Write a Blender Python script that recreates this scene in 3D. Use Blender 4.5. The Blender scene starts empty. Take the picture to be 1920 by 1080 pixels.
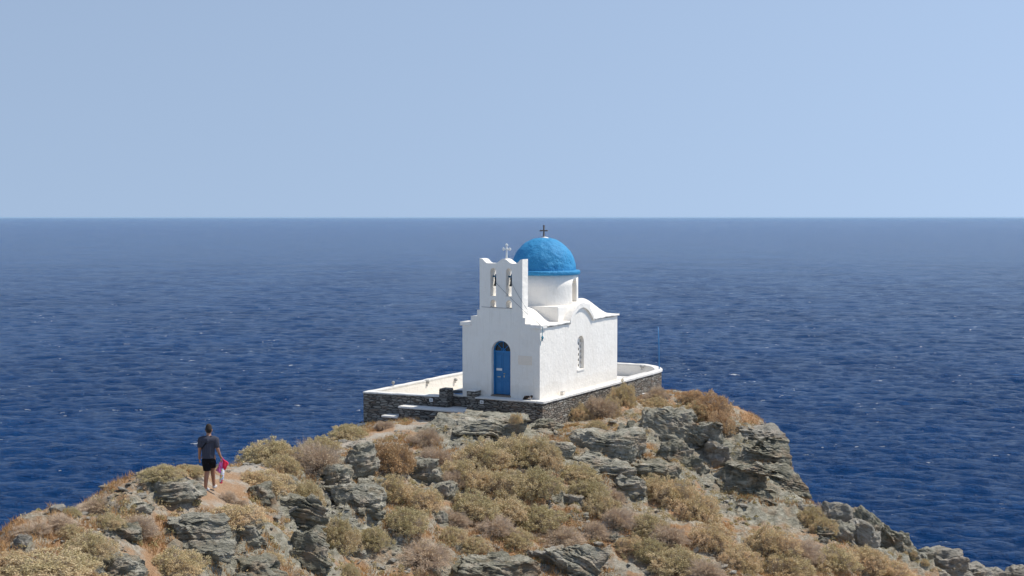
import bpy, bmesh, math, random
import numpy as np
from mathutils import Vector, Matrix
R = math.radians
random.seed(7); rng = np.random.default_rng(7)
S = bpy.context.scene
col = S.collection

# ------------------------------------------------------------------ camera
F = 2450.0; CAMZ = 33.0; PH = math.atan(133/F)
cd = bpy.data.cameras.new("camera"); cam = bpy.data.objects.new("camera", cd); col.objects.link(cam)
cd.sensor_width = 36; cd.lens = 36*F/1920; cd.clip_start = .5; cd.clip_end = 200000
cam.location = (0, 0, CAMZ); cam.rotation_euler = (R(90)-PH, 0, 0)
S.camera = cam
# ------------------------------------------------------------------ sky, sun, exposure
SUN_AZ = R(14); SUN_EL = R(57)          # azimuth measured from +X towards +Y
W = bpy.data.worlds.new("World"); S.world = W; W.use_nodes = True
wn = W.node_tree; bg = wn.nodes['Background']
sky = wn.nodes.new('ShaderNodeTexSky'); sky.sky_type = 'NISHITA'; sky.sun_disc = False
sky.sun_elevation = SUN_EL; sky.sun_rotation = R(90)-SUN_AZ
sky.altitude = 0; sky.air_density = 1.0; sky.dust_density = 0.0; sky.ozone_density = 1.0
_tc = wn.nodes.new('ShaderNodeTexCoord'); _ma = wn.nodes.new('ShaderNodeVectorMath'); _ma.operation = 'MULTIPLY_ADD'
_ma.inputs[1].default_value = (1, 1, .22); _ma.inputs[2].default_value = (0, 0, .235); _nm = wn.nodes.new('ShaderNodeVectorMath'); _nm.operation = 'NORMALIZE'
wn.links.new(_tc.outputs['Generated'], _ma.inputs[0]); wn.links.new(_ma.outputs[0], _nm.inputs[0]); wn.links.new(_nm.outputs[0], sky.inputs[0])
_hs = wn.nodes.new('ShaderNodeHueSaturation'); _hs.inputs['Saturation'].default_value = .82; _hs.inputs['Hue'].default_value = .503
wn.links.new(sky.outputs[0], _hs.inputs['Color']); wn.links.new(_hs.outputs[0], bg.inputs[0]); bg.inputs[1].default_value = 0.136
sl = bpy.data.lights.new("sun", 'SUN'); so = bpy.data.objects.new("sun", sl); col.objects.link(so)
sl.energy = 4.6; sl.angle = R(.53); sl.color = (1, .94, .84)
sd = Vector((math.cos(SUN_AZ)*math.cos(SUN_EL), math.sin(SUN_AZ)*math.cos(SUN_EL), math.sin(SUN_EL)))
so.rotation_euler = sd.to_track_quat('Z', 'Y').to_euler()
S.view_settings.view_transform = 'Standard'; S.view_settings.look = 'None'
S.view_settings.exposure = 0.0; S.view_settings.gamma = 1

# ------------------------------------------------------------------ helpers
def ray(u, v):
    x = (u-960)/F; z = -(v-540)/F; c, s = math.cos(PH), math.sin(PH)
    Y = c+z*s; Z = -s+z*c
    return x/Y, Z/Y
def at(u, v, Y):
    r = ray(u, v); return np.array((r[0]*Y, Y, CAMZ+r[1]*Y))
def hsh(ix, iy, iz, seed):
    h = (ix*374761393 + iy*668265263 + iz*2147483647 + seed*974634777) & 0xffffffff
    h = ((h ^ (h >> 13))*1274126177) & 0xffffffff
    h = ((h ^ (h >> 16))*2246822519) & 0xffffffff
    return ((h ^ (h >> 15)) & 0xffffff)/float(0xffffff)
def vnoise(p, seed=0):
    p = np.asarray(p, float); i = np.floor(p).astype(np.int64); f = p-i
    f = f*f*f*(f*(f*6-15)+10)
    r = 0
    for dx in (0, 1):
        wx = f[..., 0] if dx else 1-f[..., 0]
        for dy in (0, 1):
            wy = f[..., 1] if dy else 1-f[..., 1]
            for dz in (0, 1):
                wz = f[..., 2] if dz else 1-f[..., 2]
                r = r+wx*wy*wz*hsh(i[..., 0]+dx, i[..., 1]+dy, i[..., 2]+dz, seed)
    return r*2-1
def fbm(p, seed=0, oct=4, gain=.5, lac=2.03):
    r = 0; a = 1; p = np.asarray(p, float)
    for k in range(oct):
        r = r+a*vnoise(p, seed+k*17); p = p*lac+3.7; a *= gain
    return r
def ridged(p, seed=0, oct=4):
    r = 0; a = 1; p = np.asarray(p, float)
    for k in range(oct):
        r = r+a*(1-2*np.abs(vnoise(p, seed+k*17))); p = p*2.1+1.7; a *= .5
    return r
def mesh_np(name, v, f, mat=None, parent=None, smooth=False):
    v = np.asarray(v, np.float32); f = np.asarray(f, np.int32)
    me = bpy.data.meshes.new(name); n = f.shape[1]
    me.vertices.add(len(v)); me.vertices.foreach_set('co', v.ravel())
    me.loops.add(f.size); me.loops.foreach_set('vertex_index', f.ravel())
    me.polygons.add(len(f)); me.polygons.foreach_set('loop_start', np.arange(0, f.size, n, dtype=np.int32))
    me.polygons.foreach_set('loop_total', np.full(len(f), n, np.int32))
    me.update(calc_edges=True); me.validate()
    me.polygons.foreach_set('use_smooth', np.full(len(me.polygons), smooth))
    o = bpy.data.objects.new(name, me); col.objects.link(o)
    if mat: me.materials.append(mat)
    if parent: o.parent = parent
    return o
def bm_obj(name, bm, mat=None, parent=None, smooth=False):
    me = bpy.data.meshes.new(name); bmesh.ops.recalc_face_normals(bm, faces=bm.faces[:])
    bm.to_mesh(me); bm.free()
    if smooth:
        for p in me.polygons: p.use_smooth = True
    o = bpy.data.objects.new(name, me); col.objects.link(o)
    if mat: me.materials.append(mat)
    if parent: o.parent = parent
    return o
def tag(o, label=None, cat=None, group=None, kind=None):
    if label: o['label'] = label
    if cat: o['category'] = cat
    if group: o['group'] = group
    if kind: o['kind'] = kind
    return o
def empty(name, loc=(0, 0, 0), rz=0, parent=None):
    o = bpy.data.objects.new(name, None); col.objects.link(o); o.location = loc; o.rotation_euler = (0, 0, rz)
    o.empty_display_size = .2
    if parent: o.parent = parent
    return o
def box(bm, x0, x1, y0, y1, z0, z1, bev=0):
    m = Matrix.Translation(((x0+x1)/2, (y0+y1)/2, (z0+z1)/2)) @ Matrix.Diagonal((x1-x0, y1-y0, z1-z0, 1))
    g = bmesh.ops.create_cube(bm, size=1, matrix=m)
    if bev:
        es = list({e for v in g['verts'] for e in v.link_edges})
        bmesh.ops.bevel(bm, geom=es, offset=bev, segments=2, affect='EDGES', profile=.6)
def prism(bm, pts, axis, a0, a1):
    """closed outline pts (p,q) extruded along axis ('x': p=y,q=z ; 'y': p=x,q=z ; 'z': p=x,q=y)"""
    def P(p, q, a): return {'x': (a, p, q), 'y': (p, a, q), 'z': (p, q, a)}[axis]
    A = [bm.verts.new(P(p, q, a0)) for p, q in pts]; B = [bm.verts.new(P(p, q, a1)) for p, q in pts]
    n = len(pts)
    bm.faces.new(A); bm.faces.new(B[::-1])
    for i in range(n): bm.faces.new((A[i], B[i], B[(i+1) % n], A[(i+1) % n]))
def arch(x0, x1, z0, zs, n=14, k=1.0):
    """outline of an arched opening: sill z0, spring zs, semicircle above"""
    r = (x1-x0)/2; c = (x0+x1)/2
    return [(x0, z0), (x1, z0)]+[(c+r*math.cos(math.pi*i/n), zs+k*r*math.sin(math.pi*i/n)) for i in range(n+1)]
def tube(bm, pts, r, n=6):
    pts = [Vector(p) for p in pts]; rings = []
    for i, p in enumerate(pts):
        d = (pts[min(i+1, len(pts)-1)]-pts[max(i-1, 0)]).normalized()
        u = d.cross(Vector((.13, .31, .94))).normalized(); w = d.cross(u)
        rr = r[i] if isinstance(r, (list, tuple)) else r
        rings.append([bm.verts.new(p+u*math.cos(2*math.pi*k/n)*rr+w*math.sin(2*math.pi*k/n)*rr) for k in range(n)])
    for a, b in zip(rings, rings[1:]):
        for k in range(n): bm.faces.new((a[k], a[(k+1) % n], b[(k+1) % n], b[k]))
    bm.faces.new(rings[0][::-1]); bm.faces.new(rings[-1])
def lathe(bm, prof, n=32, cx=0, cy=0):
    rings = []
    for r, z in prof:
        if r < 1e-4: rings.append([bm.verts.new((cx, cy, z))])
        else: rings.append([bm.verts.new((cx+r*math.cos(2*math.pi*k/n), cy+r*math.sin(2*math.pi*k/n), z)) for k in range(n)])
    for a, b in zip(rings, rings[1:]):
        for k in range(n):
            k2 = (k+1) % n
            if len(a) == 1 and len(b) == 1: continue
            if len(a) == 1: bm.faces.new((a[0], b[k2], b[k]))
            elif len(b) == 1: bm.faces.new((a[k], a[k2], b[0]))
            else: bm.faces.new((a[k], a[k2], b[k2], b[k]))
    if len(rings[0]) > 1: bm.faces.new(rings[0][::-1])
    if len(rings[-1]) > 1: bm.faces.new(rings[-1])
def cut(o, cutters):
    """carve cutter bmeshes out of o's mesh (all in o's local space), baked to plain mesh"""
    tmp = []
    for bm in cutters:
        c = bm_obj('cutter', bm); tmp.append(c); c.matrix_world = o.matrix_world
        if o.parent: c.parent = o.parent
        m = o.modifiers.new('b', 'BOOLEAN'); m.operation = 'DIFFERENCE'; m.object = c; m.solver = 'EXACT'
    bpy.context.view_layer.update()
    dg = bpy.context.evaluated_depsgraph_get()
    me = bpy.data.meshes.new_from_object(o.evaluated_get(dg)); o.modifiers.clear(); old = o.data; o.data = me
    me.name = o.name
    for c in tmp: bpy.data.objects.remove(c)
    return o
def bake(o, smooth=None):
    bpy.context.view_layer.update()
    dg = bpy.context.evaluated_depsgraph_get()
    me = bpy.data.meshes.new_from_object(o.evaluated_get(dg)); o.modifiers.clear(); o.data = me; me.name = o.name
    if smooth is not None:
        for p in me.polygons: p.use_smooth = smooth
    return o

# ------------------------------------------------------------------ materials
class NT:
    def __init__(s, name, rough=.8, spec=.3):
        s.m = bpy.data.materials.new(name); s.m.use_nodes = True; s.t = s.m.node_tree; s.b = s.t.nodes['Principled BSDF']
        s.b.inputs['Roughness'].default_value = rough; s.b.inputs['Specular IOR Level'].default_value = spec
        s.tc = s.t.nodes.new('ShaderNodeTexCoord')
        s.out = s.t.nodes['Material Output']
    def L(s, a, b): s.t.links.new(a, b)
    def node(s, ty, **kw):
        n = s.t.nodes.new(ty)
        for k, v in kw.items(): setattr(n, k, v)
        return n
    def map(s, scale=(1, 1, 1), rot=(0, 0, 0), src='Object'):
        n = s.node('ShaderNodeMapping'); n.inputs['Scale'].default_value = scale; n.inputs['Rotation'].default_value = rot
        s.L(s.tc.outputs[src], n.inputs['Vector']); return n.outputs[0]
    def noise(s, scale, detail=5, rough=.55, vec=None, dist=0):
        n = s.node('ShaderNodeTexNoise'); n.inputs['Scale'].default_value = scale; n.inputs['Detail'].default_value = detail
        n.inputs['Roughness'].default_value = rough; n.inputs['Distortion'].default_value = dist
        s.L(vec if vec else s.tc.outputs['Object'], n.inputs['Vector']); return n.outputs['Fac']
    def ramp(s, fac, stops, interp='LINEAR'):
        n = s.node('ShaderNodeValToRGB'); e = n.color_ramp.elements; n.color_ramp.interpolation = interp
        while len(e) < len(stops): e.new(.5)
        for el, (p, c) in zip(e, stops): el.position = p; el.color = (*c, 1) if len(c) == 3 else c
        s.L(fac, n.inputs[0]); return n.outputs[0]
    def mix(s, fac, a, b, mode='MIX'):
        n = s.node('ShaderNodeMix', data_type='RGBA', blend_type=mode)
        for sock, v in ((n.inputs[0], fac), (n.inputs[6], a), (n.inputs[7], b)):
            if isinstance(v, (int, float)): sock.default_value = v
            elif isinstance(v, tuple): sock.default_value = (*v, 1)
            else: s.L(v, sock)
        return n.outputs[2]
    def math(s, op, a, b=0.0, clamp=False):
        n = s.node('ShaderNodeMath', operation=op); n.use_clamp = clamp
        for sock, v in ((n.inputs[0], a), (n.inputs[1], b)):
            if isinstance(v, (int, float)): sock.default_value = v
            else: s.L(v, sock)
        return n.outputs[0]
    def color(s, c):
        if isinstance(c, tuple): s.b.inputs['Base Color'].default_value = (*c, 1)
        else: s.L(c, s.b.inputs['Base Color'])
    def bump(s, h, dist, strength=1, prev=None):
        n = s.node('ShaderNodeBump'); n.inputs['Distance'].default_value = dist; n.inputs['Strength'].default_value = strength
        s.L(h, n.inputs['Height'])
        if prev: s.L(prev, n.inputs['Normal'])
        s.L(n.outputs[0], s.b.inputs['Normal']); return n.outputs[0]
def plain(name, c, rough=.6, var=.12, metal=0, spec=.4, bump=.002, scale=12):
    n = NT(name, rough, spec); f = n.noise(scale)
    n.color(n.mix(f, tuple(x*(1-var) for x in c), tuple(min(1, x*(1+var)) for x in c)))
    n.b.inputs['Metallic'].default_value = metal
    n.bump(n.noise(scale*3), bump); return n.m
def m_plaster(name, base=(.86, .82, .755), rough_amp=.012, warm=(.70, .66, .58), foot=False):
    n = NT(name, .85, .2)
    a = n.noise(.9, 4); b = n.noise(7, 6, .65); streak = n.noise(3.0, 5, .6, n.map((3, 3, .35)))
    c = n.mix(n.ramp(a, [(.35, (0, 0, 0)), (.75, (1, 1, 1))]), base, tuple(x*.955 for x in base))
    c = n.mix(n.math('MULTIPLY', n.ramp(streak, [(.54, (0, 0, 0)), (.74, (1, 1, 1))]), .5), c, warm)
    spot = n.ramp(n.noise(11, 2, .5), [(.70, (0, 0, 0)), (.76, (1, 1, 1))])
    c = n.mix(n.math('MULTIPLY', spot, .30), c, (.45, .40, .34))
    if foot:   # splashed soil and thin coats near the ground, a few run marks under the roof edge
        sx = n.node('ShaderNodeSeparateXYZ'); n.L(n.tc.outputs['Object'], sx.inputs[0])
        zz = n.math('ADD', sx.outputs['Z'], n.math('MULTIPLY', n.noise(2.4, 5, .65), -.9))
        c = n.mix(n.math('MULTIPLY', n.ramp(zz, [(0.0, (1, 1, 1)), (.12, (0, 0, 0))]), .16), c, (.56, .47, .36))
        run = n.noise(5, 4, .6, n.map((4, 4, .22)))
        c = n.mix(n.math('MULTIPLY', n.ramp(run, [(.60, (0, 0, 0)), (.72, (1, 1, 1))]), .35), c, (.62, .58, .51))
        pt = n.noise(1.4, 3, .5); c = n.mix(n.math('MULTIPLY', n.ramp(pt, [(.52, (0, 0, 0)), (.54, (1, 1, 1))]), .10), c, (.70, .64, .56))
    n.color(c)
    h = n.math('ADD', n.math('MULTIPLY', b, 1.0), n.math('MULTIPLY', n.noise(2.2, 5, .6), 1.6))
    n.bump(h, rough_amp*2.2, .9); return n.m
M = {}
M['plaster'] = m_plaster('white_plaster', rough_amp=.014)
M['plaster_rough'] = m_plaster('rough_white_plaster', rough_amp=.0095, foot=True)
M['plaster_front'] = m_plaster('facade_white_plaster', rough_amp=.014, foot=True)
M['coping'] = m_plaster('whitewashed_coping', (.76, .74, .70), .02, (.5, .46, .38))
M['lime_floor'] = m_plaster('limewashed_floor', (.66, .62, .55), .02, (.45, .40, .32))
def m_dome():
    n = NT('blue_dome_paint', .6, .25)
    a = n.noise(1.6, 5); b = n.noise(6, 6, .65)
    c = n.mix(a, (.024, .20, .43), (.048, .305, .56))
    c = n.mix(n.ramp(b, [(.62, (0, 0, 0)), (.75, (1, 1, 1))]), c, (.12, .44, .68))
    c = n.mix(n.ramp(n.noise(4.5, 3, .5), [(.73, (0, 0, 0)), (.75, (1, 1, 1))]), c, (.6, .72, .8))
    n.color(c); n.bump(n.math('ADD', n.noise(4.5, 6, .6), n.math('MULTIPLY', b, .5)), .09, .9); return n.m
M['dome'] = m_dome()
M['blue'] = plain('door_blue_paint', (.010, .15, .37), .4, .2, scale=5, spec=.5)
M['blue_light'] = plain('blue_frame_paint', (.018, .17, .42), .4, .15)
M['teal'] = plain('teal_paint', (.02, .12, .22), .5)
M['bell'] = plain('dark_bronze', (.035, .04, .035), .45, .3, metal=.6)
M['glass'] = plain('dark_fanlight_glass', (.012, .012, .014), .12, .2, bump=.0)
M['metal'] = plain('weathered_metal', (.17, .14, .12), .6, .3, metal=.4)
M['grey'] = plain('grey_lamp_metal', (.36, .35, .33), .5, .2)
M['white'] = plain('white_enamel', (.75, .75, .73), .5, .05)
M['marble'] = plain('cream_stone_plaque', (.80, .71, .60), .6, .06, scale=9)
M['wire'] = plain('wire', (.10, .12, .14), .6)
M['rope'] = plain('teal_rope', (.02, .22, .32), .8)
M['brass'] = plain('brass', (.6, .5, .28), .35, .1, metal=.7)
M['rust'] = plain('worn_brown_stone', (.22, .17, .13), .8, .35)
def m_wall():
    n = NT('drystone_schist', .9, .15)
    v = n.map((3.2, 3.2, 13)); w = n.node('ShaderNodeVectorMath', operation='ADD')
    nz = n.node('ShaderNodeTexNoise'); nz.inputs['Scale'].default_value = 3; n.L(n.tc.outputs['Object'], nz.inputs['Vector'])
    sc = n.node('ShaderNodeVectorMath', operation='SCALE'); sc.inputs['Scale'].default_value = 1.1
    n.L(nz.outputs['Color'], sc.inputs[0]); n.L(v, w.inputs[0]); n.L(sc.outputs[0], w.inputs[1])
    vo = n.node('ShaderNodeTexVoronoi'); n.L(w.outputs[0], vo.inputs['Vector']); vo.inputs['Scale'].default_value = 1
    ve = n.node('ShaderNodeTexVoronoi', feature='DISTANCE_TO_EDGE'); n.L(w.outputs[0], ve.inputs['Vector']); ve.inputs['Scale'].default_value = 1
    sep = n.node('ShaderNodeSeparateColor'); n.L(vo.outputs['Color'], sep.inputs[0])
    c = n.ramp(sep.outputs[0], [(0, (.13, .115, .10)), (.35, (.24, .22, .19)), (.62, (.34, .32, .28)), (.82, (.20, .14, .10)), (1, (.42, .41, .37))])
    c = n.mix(n.math('MULTIPLY', n.noise(9, 5), .5), c, (.22, .21, .19))
    c = n.mix(n.ramp(ve.outputs['Distance'], [(.02, (1, 1, 1)), (.10, (0, 0, 0))]), c, (.05, .045, .04))
    n.color(c)
    h = n.math('ADD', n.ramp(ve.outputs['Distance'], [(0, (0, 0, 0)), (.16, (1, 1, 1))]), n.math('MULTIPLY', sep.outputs[1], .7))
    h = n.math('ADD', h, n.math('MULTIPLY', n.noise(22, 4), .35))
    n.bump(h, .045, .9); return n.m
M['wall'] = m_wall()
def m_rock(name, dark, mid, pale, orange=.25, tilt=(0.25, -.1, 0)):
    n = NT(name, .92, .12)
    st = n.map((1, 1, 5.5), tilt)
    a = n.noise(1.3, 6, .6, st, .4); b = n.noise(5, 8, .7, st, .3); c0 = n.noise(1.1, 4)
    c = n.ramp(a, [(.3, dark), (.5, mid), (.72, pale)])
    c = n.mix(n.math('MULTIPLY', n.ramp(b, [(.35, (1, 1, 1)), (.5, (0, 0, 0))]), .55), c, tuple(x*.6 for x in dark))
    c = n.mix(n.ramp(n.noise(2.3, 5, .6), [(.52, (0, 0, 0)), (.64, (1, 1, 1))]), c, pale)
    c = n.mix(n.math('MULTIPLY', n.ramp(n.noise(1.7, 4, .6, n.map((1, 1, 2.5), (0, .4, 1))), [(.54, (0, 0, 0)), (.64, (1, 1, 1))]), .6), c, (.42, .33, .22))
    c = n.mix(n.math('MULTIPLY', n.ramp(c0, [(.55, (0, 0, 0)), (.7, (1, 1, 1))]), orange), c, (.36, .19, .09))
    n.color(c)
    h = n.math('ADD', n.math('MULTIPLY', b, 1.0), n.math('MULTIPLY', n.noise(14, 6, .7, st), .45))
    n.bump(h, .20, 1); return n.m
M['rock'] = m_rock('grey_green_schist', (.21, .20, .16), (.42, .40, .32), (.64, .60, .50), .4)
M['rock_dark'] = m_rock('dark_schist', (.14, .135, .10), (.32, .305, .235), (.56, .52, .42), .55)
M['rock_pale'] = m_rock('pale_schist', (.27, .25, .21), (.42, .39, .33), (.58, .55, .48), .35)
def m_ground():
    n = NT('dry_hillside_soil', .95, .1)
    g = n.noise(.35, 5, .6); g2 = n.noise(1.6, 6, .65); g3 = n.noise(9, 6, .7)
    c = n.ramp(g3, [(.3, (.20, .165, .12)), (.5, (.38, .33, .25)), (.68, (.60, .55, .46))])
    c = n.mix(n.math('MULTIPLY', n.ramp(g2, [(.46, (0, 0, 0)), (.60, (1, 1, 1))]), .7), c, n.mix(g3, (.30, .16, .08), (.50, .31, .17)))
    c = n.mix(n.math('MULTIPLY', n.ramp(g, [(.52, (0, 0, 0)), (.62, (1, 1, 1))]), .55), c, n.mix(g3, (.25, .25, .21), (.48, .47, .41)))
    at_ = n.node('ShaderNodeAttribute', attribute_name='path'); 
    c = n.mix(n.math('MULTIPLY', at_.outputs['Fac'], .85), c, n.mix(g3, (.40, .34, .27), (.62, .56, .48)))
    c = n.mix(n.math('MULTIPLY', n.ramp(n.noise(.8, 4, .6), [(.48, (0, 0, 0)), (.58, (1, 1, 1))]), .8), c, n.mix(g3, (.33, .17, .08), (.55, .35, .20)))
    ar = n.node('ShaderNodeAttribute', attribute_name='rock'); st = n.map((1, 1, 5), (.3, -.15, 0))
    rn = n.noise(2.2, 7, .68, st, .4)
    rc = n.ramp(rn, [(.3, (.13, .125, .095)), (.5, (.33, .315, .25)), (.68, (.56, .53, .44))])
    rc = n.mix(n.ramp(g2, [(.5, (0, 0, 0)), (.66, (1, 1, 1))]), rc, (.36, .29, .21))
    c = n.mix(n.ramp(ar.outputs['Fac'], [(.25, (0, 0, 0)), (.50, (1, 1, 1))]), c, rc)
    n.color(c); n.bump(n.math('ADD', n.math('ADD', g3, n.math('MULTIPLY', rn, .8)), n.math('MULTIPLY', n.noise(30, 4, .6), .4)), .12, 1); return n.m
M['ground'] = m_ground()
def m_leaf(name, c1, c2, c3, tr=.25):
    n = NT(name, .8, .1)
    oi = n.node('ShaderNodeObjectInfo')
    f = n.math('ADD', n.noise(1.7, 3), n.math('MULTIPLY', n.math('SUBTRACT', oi.outputs['Random'], .5), .28))
    g = n.noise(14, 2)
    c = n.ramp(f, [(.34, c1), (.52, c2), (.68, c3)])
    c = n.mix(n.math('MULTIPLY', g, .5), c, tuple(x*.7 for x in c2))
    n.color(c)
    t = n.node('ShaderNodeBsdfTranslucent'); n.L(c, t.inputs[0]); mx = n.node('ShaderNodeMixShader'); mx.inputs[0].default_value = tr
    n.L(n.b.outputs[0], mx.inputs[1]); n.L(t.outputs[0], mx.inputs[2]); n.L(mx.outputs[0], n.out.inputs[0]); return n.m
M['leafG'] = m_leaf('olive_scrub_leaves', (.50, .43, .235), (.66, .55, .33), (.74, .58, .37))
M['leafT'] = m_leaf('tan_scrub_leaves', (.56, .47, .26), (.75, .60, .36), (.78, .58, .37))
M['leafB'] = m_leaf('greyish_dry_leaves', (.54, .43, .28), (.70, .55, .38), (.74, .61, .45))
M['leafO'] = m_leaf('orange_dry_leaves', (.50, .34, .18), (.66, .45, .26), (.66, .50, .30))
M['twig'] = plain('dry_grey_twigs', (.46, .38, .31), .9, .3, scale=6, spec=.1)
M['twigB'] = plain('pale_dead_twigs', (.56, .45, .35), .9, .3, scale=6, spec=.1)
M['grass'] = m_leaf('dry_orange_grass', (.46, .26, .11), (.62, .39, .19), (.66, .49, .28), .3)
M['tuft'] = m_leaf('dry_low_scrub', (.40, .35, .17), (.60, .47, .26), (.68, .42, .2), .2)

# ------------------------------------------------------------------ sea
def sea():
    n = NT('sea_water', .16, .17)
    n.b.inputs['IOR'].default_value = 1.333
    big = n.noise(.012, 3, .5, n.map((1, 1.6, 1), (0, 0, R(8))))
    c = n.mix(n.ramp(big, [(.35, (0, 0, 0)), (.65, (1, 1, 1))]), (.0035, .052, .190), (.0055, .068, .235))
    foam = n.noise(.62, 4, .65, n.map((.7, 1.1, 1), (0, 0, R(10)))); gate = n.noise(.07, 3, .6)
    fm = n.math('MULTIPLY', n.ramp(foam, [(.655, (0, 0, 0)), (.68, (1, 1, 1))]), n.ramp(gate, [(.545, (0, 0, 0)), (.58, (1, 1, 1))]))
    c = n.mix(fm, c, (.75, .78, .8)); n.color(c)
    n.L(n.math('ADD', .12, n.math('MULTIPLY', fm, .6)), n.b.inputs['Roughness'])
    h1 = n.noise(.95, 6, .70, n.map((.5, 1.15, 1), (0, 0, R(-9))), .5); h3 = n.noise(.03, 9, .67, n.map((.7, 1.25, 1), (0, 0, R(6))))
    gust = n.ramp(n.noise(.02, 4, .6, n.map((.6, 1.4, 1), (0, 0, R(14)))), [(.35, (.75, .75, .75)), (.65, (1.15, 1.15, 1.15))])
    h = n.math('ADD', n.math('MULTIPLY', n.math('MULTIPLY', h1, 2.6), gust), n.math('MULTIPLY', h3, 19))
    n.bump(h, 1.0, 1.0)
    # surface: rings growing with distance, real waves near the coast
    rr = np.concatenate([100*np.exp(np.linspace(0, math.log(1400/100), 1000)), 1400*np.exp(np.linspace(0, math.log(40000/1400), 60))[1:]])
    th = np.linspace(R(50), R(130), 1100)
    r_, t_ = np.meshgrid(rr, th, indexing='ij'); X = r_*np.cos(t_); Y = r_*np.sin(t_)
    Z = np.zeros_like(X); rg = np.random.default_rng(3)
    for k in range(44):
        lam = 1.2*(1.054**k); a = .0105*lam*(.6+.8*rg.random())*(1 if lam < 6 else .5)
        d = R(78)+rg.normal()*.55; kk = 2*math.pi/lam; ph = rg.random()*6.28
        fade = np.clip((min(lam*110, 1350)-r_)/(lam*60), 0, 1)
        arg = kk*(X*math.cos(d)+Y*math.sin(d))+ph+1.1*np.sin(X*.19/lam**.7+k*1.3+Y*.07)+.8*np.sin(Y*.15/lam**.7-k*2)
        mod = .35+.9*np.abs(np.sin(X*.35/lam+k*3.1)*np.sin(Y*.27/lam+X*.11/lam+k*1.7))
        Z += a*fade*mod*(1-2*np.abs(np.sin(arg/2)) if lam > 3.5 else np.sin(arg))
    Z[r_ > 1400] = 0
    nr, nt = X.shape; idx = np.arange(nr*nt).reshape(nr, nt)
    f = np.stack([idx[:-1, :-1], idx[1:, :-1], idx[1:, 1:], idx[:-1, 1:]], -1).reshape(-1, 4)
    o = mesh_np('sea', np.stack([X, Y, Z], -1).reshape(-1, 3), f, n.m, smooth=True)
    tag(o, 'deep blue open sea with small wind waves reaching the horizon', kind='structure')
sea()

# ------------------------------------------------------------------ chapel frame
TH = R(28.7); P0 = np.array((1.1617, 54.4, 25.371))
EX = np.array((math.cos(TH), -math.sin(TH), 0)); EY = np.array((math.sin(TH), math.cos(TH), 0))
def cl(x, y, z=0): return P0+EX*x+EY*y+np.array((0, 0, z))

# ------------------------------------------------------------------ terrain
CP = [(0,1012,27),(140,950,29.5),(230,915,31.5),(300,893,33),(380,888,35.5),(450,862,38.5),(500,855,41),(570,850,44),(640,820,48),(690,798,51.5),
 (392,922,34),(300,938,32.5),(200,965,31),(100,1003,28.5),(0,1045,26.5),(0,1080,25.5),(150,1080,27),(300,1080,29),(300,1010,30.5),(450,1080,31.2),(450,1000,33),(450,930,35.5),
 (550,885,40),(550,930,38),(550,1000,35.8),(600,1080,34.2),(650,880,42.5),(650,950,39.8),(650,1020,37.8),(750,1080,37.2),(750,1000,39.5),(750,900,43.5),(700,840,47.2),(760,812,50),(850,838,48.7),
 (780,790,52.6),(930,790,51.3),(1000,805,51.8),(950,840,49.0),(950,900,46.7),(950,980,43.7),(950,1080,40.7),(850,900,45.7),(850,1000,41.6),(850,1080,39.6),
 (1050,830,50.5),(1050,900,47.7),(1050,1000,44.2),(1050,1080,41.7),(1150,800,54),(1150,860,50.6),(1150,950,46.9),(1150,1080,42.4),(1250,775,57.5),(1250,850,52.6),(1250,920,49.2),
 (1300,745,60),(1370,800,58),(1440,812,56.5),(1350,860,54),(1400,900,52.2),(1460,860,54.5),(1490,930,52),(1400,965,49.6),(1340,990,47),(1250,990,45.4),(1250,1080,42.6),(1350,1080,42.8),(1450,1020,46.5),(1450,1080,43.8),
 (1530,985,50),(1560,1010,49.5),(1600,1045,48),(1600,1080,45.8),(1700,1045,51),(1700,1080,49),(1800,1072,53),(1900,1082,55)]
pts = [at(*c) for c in CP]
for c in [(1440,812,56.5),(1480,870,54)]:
    p = at(*c); pts += [p+np.array((1.3, 1.5, -2.6))]
L = [(0,1012,27),(230,915,31.5),(380,888,35.5),(500,855,41),(640,820,48)]
for c in L:
    p = at(*c); pts += [p+np.array((-3, 4, -3.2)), p+np.array((-8, 10, -9.5)), p+np.array((-14, 18, -17)), p+np.array((-24, 30, -23.5))]
for c in [(1300,745,60),(1440,812,56.5),(1495,930,52),(1600,1010,50),(1800,1072,53)]:
    p = at(*c); pts += [p+np.array((3, 3, -4.2)), p+np.array((8, 6, -12)), p+np.array((15, 12, -20)), p+np.array((26, 20, -24))]
for dx_, dy_, dz_ in ((3, 3, -3.5), (8, 6, -9), (15, 12, -16), (1, -8, -6), (8, -8, -9), (14, -2, -13)): pts.append(at(1900, 1082, 55)+np.array((dx_, dy_, dz_)))
for x, y, z in [(-8.9, -.6, -1.55), (-6.5, -.9, -1.35), (-4.5, -.9, -.95), (-2.5, -.9, -.85), (-1, -1, -.9), (.7, -.8, -1.0), (.9, 2, -.95), (1.0, 5, -.8), (1.2, 8.5, -.75), (1.4, 12, -.75), (0, 14, -1.6), (-4, 14, -2.2), (-9, 12, -3.5), (-10, 5, -2.6),
                (-6, 3, -1.6), (-3, 3, -1.3), (-1, 6, -1.2), (-5, 9, -1.8), (-1, 10.5, -1.2), (-3, 18, -6), (-12, 16, -11), (5, 18, -4)]:
    pts.append(cl(x, y, z))
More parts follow.
